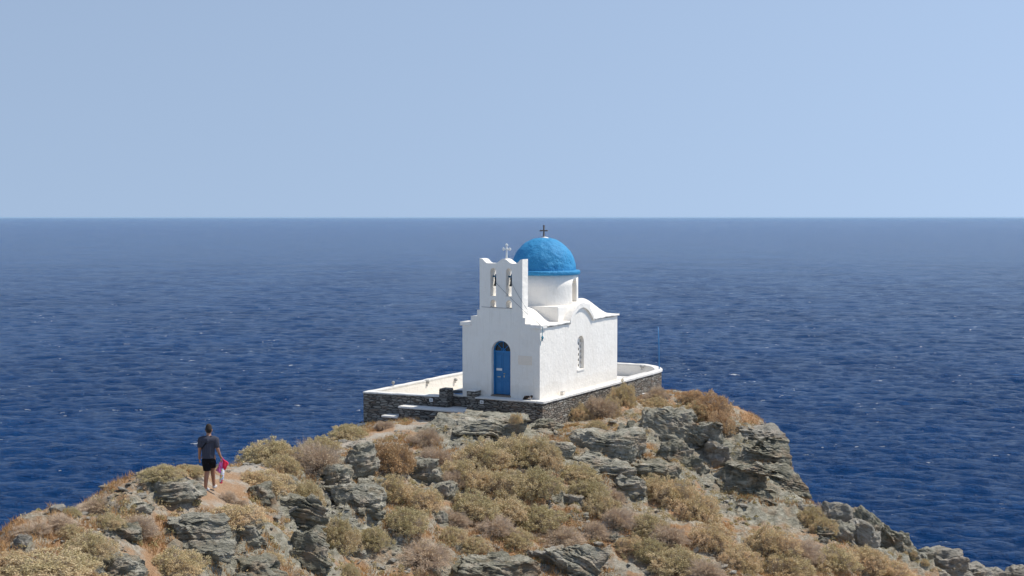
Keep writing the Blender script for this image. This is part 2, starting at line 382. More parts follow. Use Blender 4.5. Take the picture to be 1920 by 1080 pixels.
pts += [np.array(q, float) for q in [(-10, 16, 21.5), (-3, 18, 19), (4, 22, 17), (12, 26, 16), (22, 30, 15), (0, 29, 19.5), (8, 33, 19.5), (16, 36, 19), (24, 38, 18), (34, 44, 12), (-20, 14, 22), (-26, 18, 17),
        (-30, 40, 2), (-14, 75, 3), (5, 90, 2), (28, 85, 0), (45, 60, 0), (40, 40, 6), (-22, 60, 1), (-40, 20, 2), (14, 88, 1)]]
pts = np.array(pts)
def tps(P, w, a, x, y):
    out = a[0]+a[1]*x+a[2]*y
    for i in range(len(P)):
        d2 = (x-P[i, 0])**2+(y-P[i, 1])**2
        out = out+w[i]*.5*d2*np.log(d2+1e-9)
    return out
n_ = len(pts); d2 = ((pts[:, None, :2]-pts[None, :, :2])**2).sum(-1); K = .5*d2*np.log(d2+1e-9)+np.eye(n_)*.35
A = np.zeros((n_+3, n_+3)); A[:n_, :n_] = K; A[:n_, n_] = 1; A[:n_, n_+1:] = pts[:, :2]; A[n_, :n_] = 1; A[n_+1:, :n_] = pts[:, :2].T
sol = np.linalg.solve(A, np.concatenate([pts[:, 2], [0, 0, 0]]))
GX = np.arange(-42, 50, .11); GY = np.arange(12, 92, .13)
cx = np.arange(-43, 51.5, .8); cy = np.arange(11, 93.5, .8)
cxx, cyy = np.meshgrid(cx, cy, indexing='ij'); CZ = tps(pts, sol[:n_], sol[n_:], cxx, cyy)
def bil(G, x0, y0, st, x, y):
    st = np.broadcast_to(st, (2,))
    fx = np.clip((x-x0)/st[0], 0, G.shape[0]-1.001); fy = np.clip((y-y0)/st[1], 0, G.shape[1]-1.001)
    i = np.floor(fx).astype(int); j = np.floor(fy).astype(int); a = fx-i; b = fy-j
    a2 = a; b2 = b
    return G[i, j]*(1-a2)*(1-b2)+G[i+1, j]*a2*(1-b2)+G[i, j+1]*(1-a2)*b2+G[i+1, j+1]*a2*b2
# smooth the coarse sheet once before adding relief
xx, yy = np.meshgrid(GX, GY, indexing='ij')
Z0 = bil(CZ, -43, 11, .8, xx, yy)
P3 = np.stack([xx, yy, np.zeros_like(xx)], -1)
# path polyline (world)
PATH = [at(385, 925, 34), at(420, 900, 36), at(455, 872, 38.2), at(510, 868, 41), at(590, 850, 45), at(650, 828, 48), at(720, 806, 50.5), at(800, 788, 52.6), cl(-4.4, -1.3, -.9)]
PATH2 = [at(385, 925, 34), at(330, 970, 32.2), at(270, 1000, 30.8), at(290, 1080, 29)]
def pdist(poly, x, y):
    d = np.full(np.shape(x), 1e9)
    for a, b in zip(poly, poly[1:]):
        vx, vy = b[0]-a[0], b[1]-a[1]; t = np.clip(((x-a[0])*vx+(y-a[1])*vy)/(vx*vx+vy*vy), 0, 1)
        d = np.minimum(d, np.hypot(x-a[0]-t*vx, y-a[1]-t*vy))
    return d
pm = np.exp(-(pdist(PATH, xx, yy)/.62)**2)+.5*np.exp(-(pdist(PATH2, xx, yy)/.5)**2)
lx = (xx-P0[0])*EX[0]+(yy-P0[1])*EX[1]; ly = (xx-P0[0])*EY[0]+(yy-P0[1])*EY[1]
interra = (np.clip(1-np.abs(lx+4.1)/5.6, 0, 1) > 0)*1.0*((ly > -1.6) & (ly < 13))
soft = 1-.85*np.clip(pm, 0, 1)
rel = .22*fbm(P3*.45, 1, 3)+.09*ridged(P3*1.3, 5, 4)+.05*fbm(P3*4, 9, 3)+.04*ridged(P3*3.1, 19, 2)
# schist ledges: quantised tilted layers where a mask says rock
tl = (Z0+.18*xx-.10*yy)/.28+fbm(P3*.9, 21, 3)*1.2
led = (tl-np.floor(tl)); led = np.floor(tl)+np.clip((led-.72)/.28, 0, 1)**.7
rm = np.clip((fbm(P3*.33, 33, 3)+.05)*2.5, 0, 1)
Zr = rel+(led-tl+.35)*.28*rm*.9+.04*ridged(P3*5.5, 40, 2)*rm
far = np.clip((yy-66)/12, 0, 1)
near_t = np.exp(-((np.clip(np.abs(lx+4.1)-4.6, 0, 9))**2+(np.clip(np.abs(ly-5.9)-6.4, 0, 9))**2)/1.2)
HZ = Z0-.14+Zr*soft*(1-.75*near_t)
HZ = np.where((np.abs(lx+4.1) < 4.6) & (np.abs(ly-5.9) < 6.3), np.minimum(HZ, P0[2]-1.1), HZ)
HZ = np.maximum(HZ, -3)
HZ = np.minimum(HZ, np.where((xx > 16.5) & (yy < 62), 18.75-.55*(xx-16.5)+.3*fbm(P3*.7, 61, 3), 99))
def hgt(x, y): return bil(HZ, GX[0], GY[0], (.11, .13), np.asarray(x, float), np.asarray(y, float))
def hit(u, v):
    rx, rz = ray(u, v); Y = np.arange(22, 80, .04); z = CAMZ+rz*Y; h = hgt(rx*Y, Y)
    k = np.argmax(z <= h)
    if z[k] > h[k]: return None
    return np.array((rx*Y[k], Y[k], h[k]))

# ------------------------------------------------------------------ chapel
WX, D, H = 3.76, 7.9, 3.0; AX = -WX/2; AY = 4.0
ch = empty('chapel', P0, -TH); tag(ch, 'whitewashed chapel with bright blue dome and arched blue door on the stone terrace', 'chapel')
bm = bmesh.new()
out = [(0, -.12), (0, 2.96), (-.42, 2.96), (-.42, 3.14), (-.70, 3.14), (-.70, 3.40), (-.81, 3.40), (-.81, 3.66), (-.83, 3.72), (-.83, 5.86), (-.93, 5.84)]
for t in np.linspace(0, 1, 6): out.append((-.93-.24*t, 5.84-.17*math.sin(t*math.pi/2)))
out += [(-1.30, 5.67)]
for t in np.linspace(0, 1, 9): out.append((-1.38-.70*t, 5.68+.19*math.sin(t*math.pi)**1.3))
out += [(-2.22, 5.67), (-2.42, 5.67)]
for t in np.linspace(0, 1, 6): out.append((-2.50-.24*t, 5.67+.17*(1-math.cos(t*math.pi/2))))
out += [(-2.90, 5.87), (-2.90, 3.66), (-3.03, 3.66), (-3.03, 3.38), (-3.34, 3.38), (-3.34, 3.14), (-3.76, 3.14), (-3.76, 2.96), (-3.76, -.12)]
o_ = []
for p in out:
    if not o_ or (abs(p[0]-o_[-1][0])+abs(p[1]-o_[-1][1])) > .004: o_.append(p)
prism(bm, o_, 'y', 0, .5)
fac = bm_obj('facade', bm, M['plaster_front'], ch)
def cutp(pts, ax, a, b): q = bmesh.new(); prism(q, pts, ax, a, b); bmesh.ops.recalc_face_normals(q, faces=q.faces[:]); return q
cut(fac, [cutp(arch(-2.33, -1.40, .04, 1.92), 'y', -.2, .8), cutp(arch(-2.38, -2.09, 4.27, 5.32), 'y', -.2, .8), cutp(arch(-1.62, -1.33, 4.27, 5.32), 'y', -.2, .8),
          cutp(arch(-2.38, -2.09, 3.79, 3.97), 'y', -.2, .8), cutp(arch(-1.62, -1.33, 3.79, 3.97), 'y', -.2, .8)])
def gable(y): # side gable top outline
    t = abs(y-3.93)/1.18
    return 3.0+(.67*math.cos(t*math.pi/2)**.8 if t < 1 else 0)
def nave(x):
    t = abs(x-AX)/1.36
    return 3.04+(.66*(.5+.5*math.cos(t*math.pi))**.82 if t < 1 else 0)
def trans(y):
    t = abs(y-3.93)/1.22
    return 3.04+(.70*math.cos(t*math.pi/2)**.8 if t < 1 else 0)
ys = sorted(set([.5, 7.9]+list(np.round(np.linspace(2.75, 5.11, 25), 3))))
for nm, a, b in (('side_wall', -.4, 0), ('side_wall', -WX, -WX+.4)):
    bm = bmesh.new(); prism(bm, [(.5, -.35)]+[(y, gable(y)-.02) for y in ys][0:0]+[(7.9, -.35)]+[(y, gable(y)-.03) for y in ys[::-1]], 'x', a, b)
    w = bm_obj(nm, bm, M['plaster_rough'], ch)
    x0 = -.6 if a > -1 else -WX-.2
    cut(w, [cutp(arch(3.58, 4.28, .86, 2.05, 14, .9), 'x', x0, x0+.8)])
bm = bmesh.new(); xs = np.linspace(-WX+.4, -.4, 25)
prism(bm, [(-WX+.4, -.35), (-.4, -.35)]+[(x, nave(x)-.05) for x in xs[::-1]], 'y', 7.5, 7.9); bm_obj('rear_wall', bm, M['plaster_rough'], ch)
# roof: one curved skin, nave and transept vaults crossing
gx = np.linspace(-WX-.075, .075, 71); gy = np.linspace(.5, 7.97, 125)
V = []; Fc = []
for lay in (0, 1):
    for y in gy:
        for x in gx:
            z = max(nave(x), trans(y)); 
            z += .012*math.sin(x*5+y*3)+.008*math.sin(y*9-x*2)
            V.append((x, y, z+(.055 if lay == 0 else -.035)))
nX, nY = len(gx), len(gy); o0 = nX*nY
for j in range(nY-1):
    for i in range(nX-1):
        a = j*nX+i; Fc.append((a, a+1, a+nX+1, a+nX)); Fc.append((a+o0, a+nX+o0, a+nX+1+o0, a+1+o0))
for i in range(nX-1):
    Fc.append((i, i+o0, i+1+o0, i+1)); a = (nY-1)*nX+i; Fc.append((a, a+1, a+1+o0, a+o0))
for j in range(nY-1):
    a = j*nX; Fc.append((a, a+nX, a+nX+o0, a+o0)); a = j*nX+nX-1; Fc.append((a, a+o0, a+nX+o0, a+nX))
rf = mesh_np('roof', V, Fc, M['plaster'], ch, smooth=True)
bm = bmesh.new()
bm.free()
for a, b in ((-.42, .09), (-WX-.09, -3.34)):
    bm = bmesh.new(); box(bm, a, b, -.07, .505, 2.965, 3.12, .02); bm_obj('cornice', bm, M['plaster'], rf)
bm = bmesh.new(); box(bm, AX-1.63, AX+1.63, AY-.13-1.66, AY-.13+1.66, 2.9, 3.74, .04); pod = bm_obj('drum_base', bm, M['plaster'], ch)
# coping arches riding on the side gables
for s in (0, 1):
    bm = bmesh.new(); yy_ = np.linspace(2.72, 5.14, 33); P = [(y, gable(y)-.045) for y in yy_]+[(y, trans(y)+.095) for y in yy_[::-1]]
    a = -.30 if s == 0 else -WX-.10
    prism(bm, P, 'x', a, a+.40); bm_obj('arch_coping', bm, M['plaster'], rf)
bm = bmesh.new(); lathe(bm, [(0, 3.6), (1.56, 3.6), (1.56, 3.74), (1.55, 3.9), (1.545, 4.5), (1.545, 5.07), (0, 5.07)], 72, AX, AY)
dr = bm_obj('drum', bm, M['plaster_rough'], ch, True)
cc = []
for k in (0, 2):
    q = bmesh.new(); prism(q, arch(-.22, .22, 3.86, 4.62), 'y', 1.15, 1.9); bmesh.ops.recalc_face_normals(q, faces=q.faces[:])
    bmesh.ops.transform(q, matrix=Matrix.Translation((AX, AY, 0)) @ Matrix.Rotation(-math.pi/2+k*math.pi/2, 4, 'Z'), verts=q.verts); cc.append(q)
cut(dr, cc)
for p in dr.data.polygons: p.use_smooth = abs(p.normal.z) < .3 and p.area < .2
for k in (0, 2):
    bm = bmesh.new(); prism(bm, arch(-.24, .24, 3.84, 4.62), 'y', 1.14, 1.165)
    bmesh.ops.transform(bm, matrix=Matrix.Translation((AX, AY, 0)) @ Matrix.Rotation(-math.pi/2+k*math.pi/2, 4, 'Z'), verts=bm.verts)
    bm_obj('window', bm, M['marble'], dr)
# dome with hand-trowelled lumps
th = np.linspace(0, 2*math.pi, 161)[:-1]; ph = np.linspace(0, math.pi/2, 60)
T, Q = np.meshgrid(th, ph, indexing='xy'); rd = 1.45
X = np.cos(T)*np.cos(Q)**.93*rd; Y = np.sin(T)*np.cos(Q)**.93*rd; Zz = np.sin(Q)*1.47
pp = np.stack([X, Y, Zz], -1); dsp = .018*fbm(pp*2.6, 3, 4)+.010*fbm(pp*7, 8, 3); dsp[-1] = dsp[-1].mean()
nn = pp/np.linalg.norm(pp, axis=-1, keepdims=True); pp = pp+nn*dsp[..., None]+np.array((AX, AY, 5.24))
nr, nt = T.shape; idx = np.arange(nr*nt).reshape(nr, nt); i2 = np.roll(idx, -1, 1)
f = np.stack([idx[:-1], i2[:-1], i2[1:], idx[1:]], -1).reshape(-1, 4)
dome = mesh_np('dome', pp.reshape(-1, 3), f, M['dome'], ch, smooth=True)
bm = bmesh.new(); lathe(bm, [(1.3, 5.06), (1.60, 5.06), (1.635, 5.09), (1.64, 5.20), (1.61, 5.245), (1.42, 5.265), (1.2, 5.27)], 96, AX, AY); bm_obj('dome_rim', bm, M['dome'], dome, True)
bm = bmesh.new(); lathe(bm, [(0, 6.66), (.20, 6.66), (.17, 6.715), (.08, 6.74), (0, 6.75)], 20, AX+.03, AY); bm_obj('plaster_cap', bm, M['white'], dome, True)
bm = bmesh.new(); box(bm, AX-.03, AX+.03, AY-.03, AY+.03, 6.70, 7.27, .006); box(bm, AX-.20, AX-.031, AY-.028, AY+.028, 6.99, 7.05, .005); box(bm, AX+.031, AX+.20, AY-.028, AY+.028, 6.99, 7.05, .005)
bm_obj('dome_cross', bm, M['metal'], dome)
# belfry cross with trefoil ends
bm = bmesh.new(); c0 = (-1.72, .25)
tube(bm, [(c0[0], c0[1], 5.84), (c0[0], c0[1], 6.05), (c0[0], c0[1], 6.42)], [.05, .033, .033], 10)
tube(bm, [(c0[0]-.14, c0[1], 6.27), (c0[0]+.14, c0[1], 6.27)], .031, 10)
for dx, dz in ((-.15, 6.27), (.15, 6.27), (0, 6.44)):
    for ex, ez in ((0, 0), (-.035, -.0), (.035, 0), (0, .035), (0, -.035)):
        bmesh.ops.create_icosphere(bm, subdivisions=2, radius=.036, matrix=Matrix.Translation((c0[0]+dx+ex, c0[1], dz+ez)))
bm_obj('belfry_cross', bm, M['white'], fac, True)
for xc in (-2.235, -1.475):
    bm = bmesh.new(); bx = xc+.03
    lathe(bm, [(0, 5.06), (.05, 5.06), (.075, 5.03), (.085, 4.93), (.10, 4.80), (.135, 4.72), (.14, 4.70), (.12, 4.70), (0, 4.74)], 20, bx, .25)
    tube(bm, [(bx, .25, 4.76), (bx, .25, 4.64)], .022, 8)
    b_ = bm_obj('bell', bm, M['bell'], ch, True)
    bm = bmesh.new(); box(bm, xc-.143, xc+.143, .21, .29, 5.07, 5.14, .008); box(bm, bx-.05, bx+.05, .20, .30, 5.141, 5.21, .01); box(bm, bx-.09, bx+.09, .215, .285, 4.98, 5.069, .01)
    bm_obj('yoke', bm, M['teal'], b_)
bm = bmesh.new(); tube(bm, [(-2.80, -.02, 3.80), (-2.2, -.03, 3.785), (-1.3, -.03, 3.775)], .008, 5); bm_obj('tie_wire', bm, M['wire'], fac)
def sag(a, b, s, n=14):
    a, b = Vector(a), Vector(b); return [a.lerp(b, t)-Vector((0, 0, s*4*t*(1-t))) for t in np.linspace(0, 1, n)]
bm = bmesh.new(); tube(bm, [(-2.14, .15, 4.87), (-2.08, -.03, 4.84)]+sag((-2.05, -.05, 4.82), (.10, -.05, 3.08), .05)+[(.11, .06, 3.05)], .007, 5)
tube(bm, [(-1.38, .15, 4.87), (-1.32, -.03, 4.84)]+sag((-1.30, -.05, 4.82), (.11, .02, 3.05), .17), .006, 5); bm_obj('bell_wire', bm, M['wire'], ch)
bm = bmesh.new(); rr_ = random.Random(4)
tube(bm, [(.10, .08, 3.05), (.085, .09, 2.8), (.06, .08, 2.62)], .014, 6)
for k in range(5):
    tube(bm, [(.07, .08, 2.68), (.10+.03*rr_.random(), .07+.08*(rr_.random()-.5), 2.60), (.06, .07+.08*rr_.random(), 2.50-.05*rr_.random()), (.05, .06, 2.62)], .015, 6)
tube(bm, [(.05, .06, 2.52), (.03, .03, 2.38), (.02, .02, 2.25)], .010, 6)
bm_obj('bell_rope', bm, M['rope'], ch)
# door
dx0, dx1 = -2.33, -1.40; dm = (dx0+dx1)/2
bm = bmesh.new()
A1 = arch(dx0, dx1, .04, 1.92); A2 = arch(dx0+.065, dx1-.065, .04, 1.92)
A1 = A1[1:]+[A1[0]]; A2 = A2[1:]+[A2[0]]
def ring(bm, A, B, y0, y1):
    a = [[bm.verts.new((p, y, q)) for p, q in P] for P in (A, B) for y in (y0, y1)]
    n = len(A)
    for i in range(n-1):
        for r1, r2 in ((a[0], a[2]), (a[2], a[3]), (a[3], a[1]), (a[1], a[0])): bm.faces.new((r1[i], r1[i+1], r2[i+1], r2[i]))
ring(bm, A1, A2, .20, .30)
box(bm, dx0+.065, dx1-.065, .205, .295, 1.86, 1.93)
door = bm_obj('door', bm, M['blue_light'], ch)
bm = bmesh.new(); r = (dx1-dx0)/2-.065
for k in range(1, 4):
    a = math.pi*k/4; tube(bm, [(dm, .225, 1.935), (dm+math.cos(a)*r, .225, 1.93+math.sin(a)*r)], .018, 4)
tube(bm, [(dm+math.cos(math.pi*k/8)*.10, .225, 1.93+math.sin(math.pi*k/8)*.10) for k in range(9)], .02, 4)
bm_obj('fanlight_muntin', bm, M['blue_light'], door)
bm = bmesh.new(); q = arch(dx0+.06, dx1-.06, 1.90, 1.92); prism(bm, q, 'y', .245, .26); bm_obj('fanlight', bm, M['glass'], door)
for s, a, b in ((0, dx0+.068, dm-.004), (1, dm+.004, dx1-.068)):
    bm = bmesh.new(); box(bm, a, b, .235, .275, .07, 1.858)
    for z0, z1 in ((.18, .62), (.70, .98), (1.06, 1.76)):
        box(bm, a+.06, b-.06, .222, .236, z0, z1, .008)
        box(bm, a+.09, b-.09, .214, .223, z0+.04, z1-.04, .006)
    lf = bm_obj('door_leaf', bm, M['blue'], door)
    if s == 0:
        bm = bmesh.new(); box(bm, a+.07, b-.05, .200, .213, 1.08, 1.18, .004); bm_obj('letter_plate', bm, M['white'], lf)
        bm = bmesh.new(); box(bm, a+.12, b-.12, .200, .215, .80, .82); bm_obj('letter_slot', bm, M['brass'], lf)
    else:
        bm = bmesh.new(); tube(bm, [(a+.03, .23, .96), (a+.03, .18, .96), (a+.12, .175, .96)], .013, 6); bm_obj('handle', bm, M['brass'], lf); bm = bmesh.new(); box(bm, a+.015, a+.05, .225, .236, .80, .88); bm_obj('keyhole_plate', bm, M['brass'], lf)
bm = bmesh.new(); box(bm, dx0-.02, dx1+.02, -.03, .35, .0, .05, .01); bm_obj('threshold', bm, M['rust'], door)
bm = bmesh.new(); box(bm, -1.02, -.37, -.018, .02, 1.42, 1.80, .006); bm_obj('plaque', bm, M['marble'], ch)
# pierced window panel in the side wall (and its twin on the far side)
for xs_, cutx in ((-.19, (-.5, 0)), (-WX+.24, (-WX-.1, -WX+.5))):
    bm = bmesh.new(); prism(bm, arch(3.56, 4.30, .84, 2.05, 14, .9), 'x', xs_, xs_+.03)
    wd = bm_obj('window', bm, M['plaster'], ch)
    hs = []
    for i, y in enumerate((3.665, 3.86, 4.06, 4.22)):
        for j in range(5):
            z = 1.03+j*.24+(.12 if i % 2 else 0)
            if z > 2.12: continue
            hs.append([(y-.052, z-.06), (y+.052, z-.06), (y+.052, z+.045), (y, z+.08), (y-.052, z+.045)])
    q = bmesh.new()
    for h_ in hs: prism(q, h_, 'x', xs_-.1, xs_+.1)
    bmesh.ops.recalc_face_normals(q, faces=q.faces[:]); cut(wd, [q])
    bm = bmesh.new(); box(bm, xs_-.06, xs_-.03, 3.5, 4.36, .8, 2.4); bm_obj('window_backing', bm, M['glass'], wd)
bm = bmesh.new(); box(bm, -.155, .035, 3.56, 4.30, .80, .875, .01); bm_obj('window_sill', bm, M['plaster'], ch)
bm = bmesh.new(); box(bm, -WX+.4, -.4, .5, 7.5, 0.0, .02); bm_obj('floor', bm, M['lime_floor'], ch)

# ------------------------------------------------------------------ terrace
te = empty('stone_terrace', P0, -TH); tag(te, 'drystone terrace with whitewashed coping carrying the chapel on the headland', 'terrace')
def wallstrip(bm, path, ztop, zbot, off0, off1):
    """wall along a plan path (x,y): outward offset off0..off1 from the path (left-hand normal)"""
    n = len(path); P = [Vector((*p, 0)) for p in path]; N = []
    for i in range(n):
        d = (P[min(i+1, n-1)]-P[max(i-1, 0)]).normalized(); N.append(Vector((-d.y, d.x, 0)))
    zt = ztop if isinstance(ztop, (list, tuple, np.ndarray)) else [ztop]*n
    zb = zbot if isinstance(zbot, (list, tuple, np.ndarray)) else [zbot]*n
    rings = []
    for i in range(n):
        a, b = P[i]+N[i]*off0, P[i]+N[i]*off1
        rings.append([bm.verts.new((a.x, a.y, zb[i])), bm.verts.new((b.x, b.y, zb[i])), bm.verts.new((b.x, b.y, zt[i])), bm.verts.new((a.x, a.y, zt[i]))])
    for r1, r2 in zip(rings, rings[1:]):
        for k in range(4): bm.faces.new((r1[k], r1[(k+1) % 4], r2[(k+1) % 4], r2[k]))
    bm.faces.new(rings[0]); bm.faces.new(rings[-1][::-1])
def dens(path, zs, step=.35):
    P = []; Zs = []
    for (a, za), (b, zb) in zip(zip(path, zs), zip(path[1:], zs[1:])):
        n = max(1, int(math.hypot(b[0]-a[0], b[1]-a[1])/step))
        for k in range(n): t = k/n; P.append((a[0]+(b[0]-a[0])*t, a[1]+(b[1]-a[1])*t)); Zs.append(za+(zb-za)*t)
    P.append(path[-1]); Zs.append(zs[-1]); return P, Zs
rw = random.Random(5)
# outer line of the right side and the rounded rear end
arc = [(.42, -.50), (.48, 2), (.55, 5), (.64, 8), (.72, 10.5), (.74, 11.5)]
az = [-.02, -.01, 0, .02, .05, .06]
for k in range(1, 9):
    a = math.pi/2*k/8; arc.append((-.46+1.2*math.cos(a), 11.5+1.15*math.sin(a))); az.append(.06+.15*k/8)
arc += [(-3, 12.7), (-6, 12.3), (-8.63, 10.2)]; az += [.21, .1, -.1]
P, Zs = dens(arc, az, .3)
jit = [(x+rw.uniform(-.012, .012), y+rw.uniform(-.012, .012)) for x, y in P]
bm = bmesh.new(); wallstrip(bm, jit, [z-.075 for z in Zs], -2.6, .03, .34); right = bm_obj('retaining_wall', bm, M['wall'], te)
bm = bmesh.new(); wallstrip(bm, jit, [z+rw.uniform(-.012, .012) for z in Zs], [z-.074 for z in Zs], -.015, .38); bm_obj('coping', bm, M['coping'], right)
# rear parapet inner plaster
ii = [i for i, p in enumerate(P) if p[1] > 9.2]
bm = bmesh.new(); wallstrip(bm, [P[i] for i in ii], [Zs[i]-.08 for i in ii], -.6, .341, .37); bm_obj('parapet_plaster', bm, M['plaster'], right)
# left parapet
P, Zs = dens([(-8.63, 10.2), (-8.63, -.5)], [-.17, -.17], .4)
bm = bmesh.new(); wallstrip(bm, P, [-.235]*len(P), -3.2, 0.0, .26); lw = bm_obj('left_parapet', bm, M['wall'], te)
bm = bmesh.new(); wallstrip(bm, P, [z+rw.uniform(-.012, .012) for z in Zs], [-.234]*len(P), -.02, .30); bm_obj('coping', bm, M['coping'], lw)
bm = bmesh.new(); wallstrip(bm, P[:-2], [-.24]*(len(P)-2), -.85, .262, .285); bm_obj('parapet_plaster', bm, M['plaster'], lw)
# front wall, left stretch, and right stretch
P, Zs = dens([(-8.36, -.5), (-4.64, -.5)], [-.17, -.09], .4)
bm = bmesh.new(); wallstrip(bm, P, [z-.055 for z in Zs], -2.4, 0, .34); fw = bm_obj('front_wall', bm, M['wall'], te)
bm = bmesh.new(); wallstrip(bm, P, [z+rw.uniform(-.012, .012) for z in Zs], [z-.054 for z in Zs], -.015, .36); bm_obj('coping', bm, M['coping'], fw)
P, Zs = dens([(-2.84, -.5), (.06, -.5)], [-.03, -.02], .4)
bm = bmesh.new(); wallstrip(bm, P, [z-.055 for z in Zs], -1.9, 0, .34); fw2 = bm_obj('front_wall', bm, M['wall'], te)
bm = bmesh.new(); wallstrip(bm, P, [z+rw.uniform(-.012, .012) for z in Zs], [z-.054 for z in Zs], -.015, .5); bm_obj('coping', bm, M['coping'], fw2)
for a in (-4.635, -3.25):
    bm = bmesh.new(); box(bm, a, a+.41, -.52, .0, -1.6, .195 if a < -4 else .20, .012); g = bm_obj('gate_pillar', bm, M['wall'], te)
    bm = bmesh.new(); box(bm, a+.01, a+.40, -.51, -.01, .1955 if a < -4 else .205, .225 if a < -4 else .25, .008); bm_obj('pillar_cap', bm, M['wall'] if a < -4 else M['coping'], g)
# platform, its low stone front seen through the gate, rear court floors
bm = bmesh.new(); box(bm, -4.95, -3.765, .02, 7.9, -.14, -.065); box(bm, -2.83, -.003, -.16, -.001, -.14, -.015); box(bm, .003, .075, -.01, 11.3, -.14, -.012); bm_obj('upper_floor', bm, M['coping'], te)
bm = bmesh.new(); box(bm, -4.90, -2.84, .035, .30, -1.4, -.141); bm_obj('platform_front', bm, M['wall'], te)
bm = bmesh.new(); box(bm, -4.93, -4.80, .31, 7.9, -1.2, -.141); bm_obj('platform_side', bm, M['plaster'], te)
bm = bmesh.new(); box(bm, -8.36, -4.94, -.15, 10.1, -.95, -.80); bm_obj('lower_floor', bm, M['lime_floor'], te)
bm = bmesh.new(); box(bm, -4.2, .10, 7.93, 12.2, -.6, -.40); bm_obj('rear_floor', bm, M['coping'], te)
bm = bmesh.new(); box(bm, -6.35, -3.05, -1.14, -.525, -.66, -.575, .015); box(bm, -4.22, -3.255, -.52, .03, -.66, -.577, .01); bm_obj('landing_slab', bm, M['coping'], te)
bm = bmesh.new(); box(bm, -6.33, -3.1, -1.10, -.53, -2.2, -.661); bm_obj('stair_block', bm, M['wall'], te)
bm = bmesh.new(); box(bm, -7.22, -6.36, -1.16, -.53, -1.12, -1.04, .012); bm_obj('step', bm, M['coping'], te)
bm = bmesh.new(); box(bm, -7.18, -6.38, -1.12, -.54, -2.2, -1.121); bm_obj('step_block', bm, M['wall'], te)
bm = bmesh.new(); box(bm, -8.68, -7.95, -.92, -.52, -2.5, -1.56, .02); bm_obj('corner_footing', bm, M['coping'], te)
bm = bmesh.new(); tube(bm, [(-8.66, -.62, -1.5), (-8.75, -.7, -1.62), (-8.85, -.75, -1.9), (-8.9, -.8, -2.3)], .025, 6); bm_obj('cable', bm, M['bell'], te)
# things on and around the terrace
def place(o, x, y, z, rz=0): o.location = cl(x, y, z); o.rotation_euler = (0, 0, -TH+rz); return o
def wall_light(x, z, label):
    t = empty('wall_light'); place(t, x, -.5, z); tag(t, label, 'wall light', 'square lights set into the terrace front wall')
    bm = bmesh.new(); box(bm, -.085, .085, -.035, 0, -.075, .075, .012); bm_obj('housing', bm, M['white'], t)
    bm = bmesh.new(); box(bm, -.04, .04, -.043, -.0355, -.035, .035, .004); bm_obj('lens', bm, M['grey'], t)
wall_light(-5.04, -.30, 'small square white light in the dark stone wall left of the gate')
wall_light(-2.50, -.22, 'small square white light in the low stone wall right of the gate')
def spot(x, y, z, rz, label, s=1.0):
    t = empty('floodlight'); place(t, x, y, z, rz); t.scale = (s, s, s); tag(t, label, 'floodlight', 'small floodlights round the terrace')
    bm = bmesh.new(); tube(bm, [(0, 0, -.02), (0, 0, .1)], .02, 8); box(bm, -.05, .05, -.04, .04, -.02, .0, .005); bm_obj('bracket', bm, M['grey'], t)
    bm = bmesh.new(); tube(bm, [(0, -.09, .15), (0, .05, .15), (0, .10, .15)], [.085, .075, .04], 14); bm_obj('lamp_head', bm, M['grey'], t, True)
spot(-8.36, 4.35, -.42, 2.2, 'grey floodlight fixed on the white inner face of the left parapet', 1.25)
spot(-8.30, 6.9, -.55, 1.2, 'grey floodlight on the left parapet closest to the chapel wall', .9)
spot(-8.50, 1.7, -.13, .5, 'small lamp standing on top of the left parapet coping', .9)
spot(-.55, 12.15, -.0, 2.6, 'grey floodlight on the rounded rear parapet behind the chapel', 1.0)
t = empty('box_lamp'); place(t, .20, 1.75, .005); tag(t, 'little beige box lamp on the coping beside the sunlit chapel wall', 'box lamp')
bm = bmesh.new(); box(bm, -.07, .07, -.10, .10, 0, .13, .015); bm_obj('housing', bm, M['marble'], t); bm = bmesh.new(); box(bm, -.06, .06, -.09, .09, .1305, .145, .004); bm_obj('lid', bm, M['grey'], t)
t = empty('flagpole'); place(t, .50, 11.9, .1); tag(t, 'thin blue metal pole standing on the rounded end of the terrace wall', 'pole')
bm = bmesh.new(); tube(bm, [(0, 0, -.1), (-.02, 0, 1.0), (-.07, 0, 2.08)], [.026, .024, .018], 8); bm_obj('shaft', bm, M['blue_light'], t, True)
bm = bmesh.new(); tube(bm, [(-.06, 0, 2.07), (-.15, 0, 2.09)], .012, 6); bm_obj('hook', bm, M['blue_light'], t)
t = empty('garden_hose'); place(t, -4.28, .42, -.06); tag(t, 'dark hose coiled on the white floor just inside the gate', 'hose')
bm = bmesh.new(); tube(bm, [((.30+.02*math.sin(k*.7))*math.cos(k*.35)*(1+.15*math.sin(k*.13)), (.22+.02*math.cos(k))*math.sin(k*.35), .02+.0012*k) for k in range(70)], .013, 6); bm_obj('coil', bm, M['wire'], t)
bm = bmesh.new(); tube(bm, [(.30, 0, .10), (.37, -.03, .08)], [.018, .012], 8); bm_obj('nozzle', bm, M['brass'], t)
t = empty('blue_mat'); place(t, -3.98, .19, -.062); tag(t, 'flat bright blue mat lying by the coiled hose inside the gate', 'mat')
bm = bmesh.new(); box(bm, -.28, .28, -.13, .13, 0, .02, .006); bm_obj('pad', bm, M['blue_light'], t); bm = bmesh.new(); box(bm, -.30, .30, -.15, -.131, 0, .016, .004); bm_obj('edging', bm, M['white'], t)
pb = cl(1.75, 8.0, -.72); pb[2] = hgt(pb[0], pb[1])+.12
t = empty('driftwood_board', pb, -.35); tag(t, 'pale white and blue board lying on the rocks under the terrace side wall', 'board')
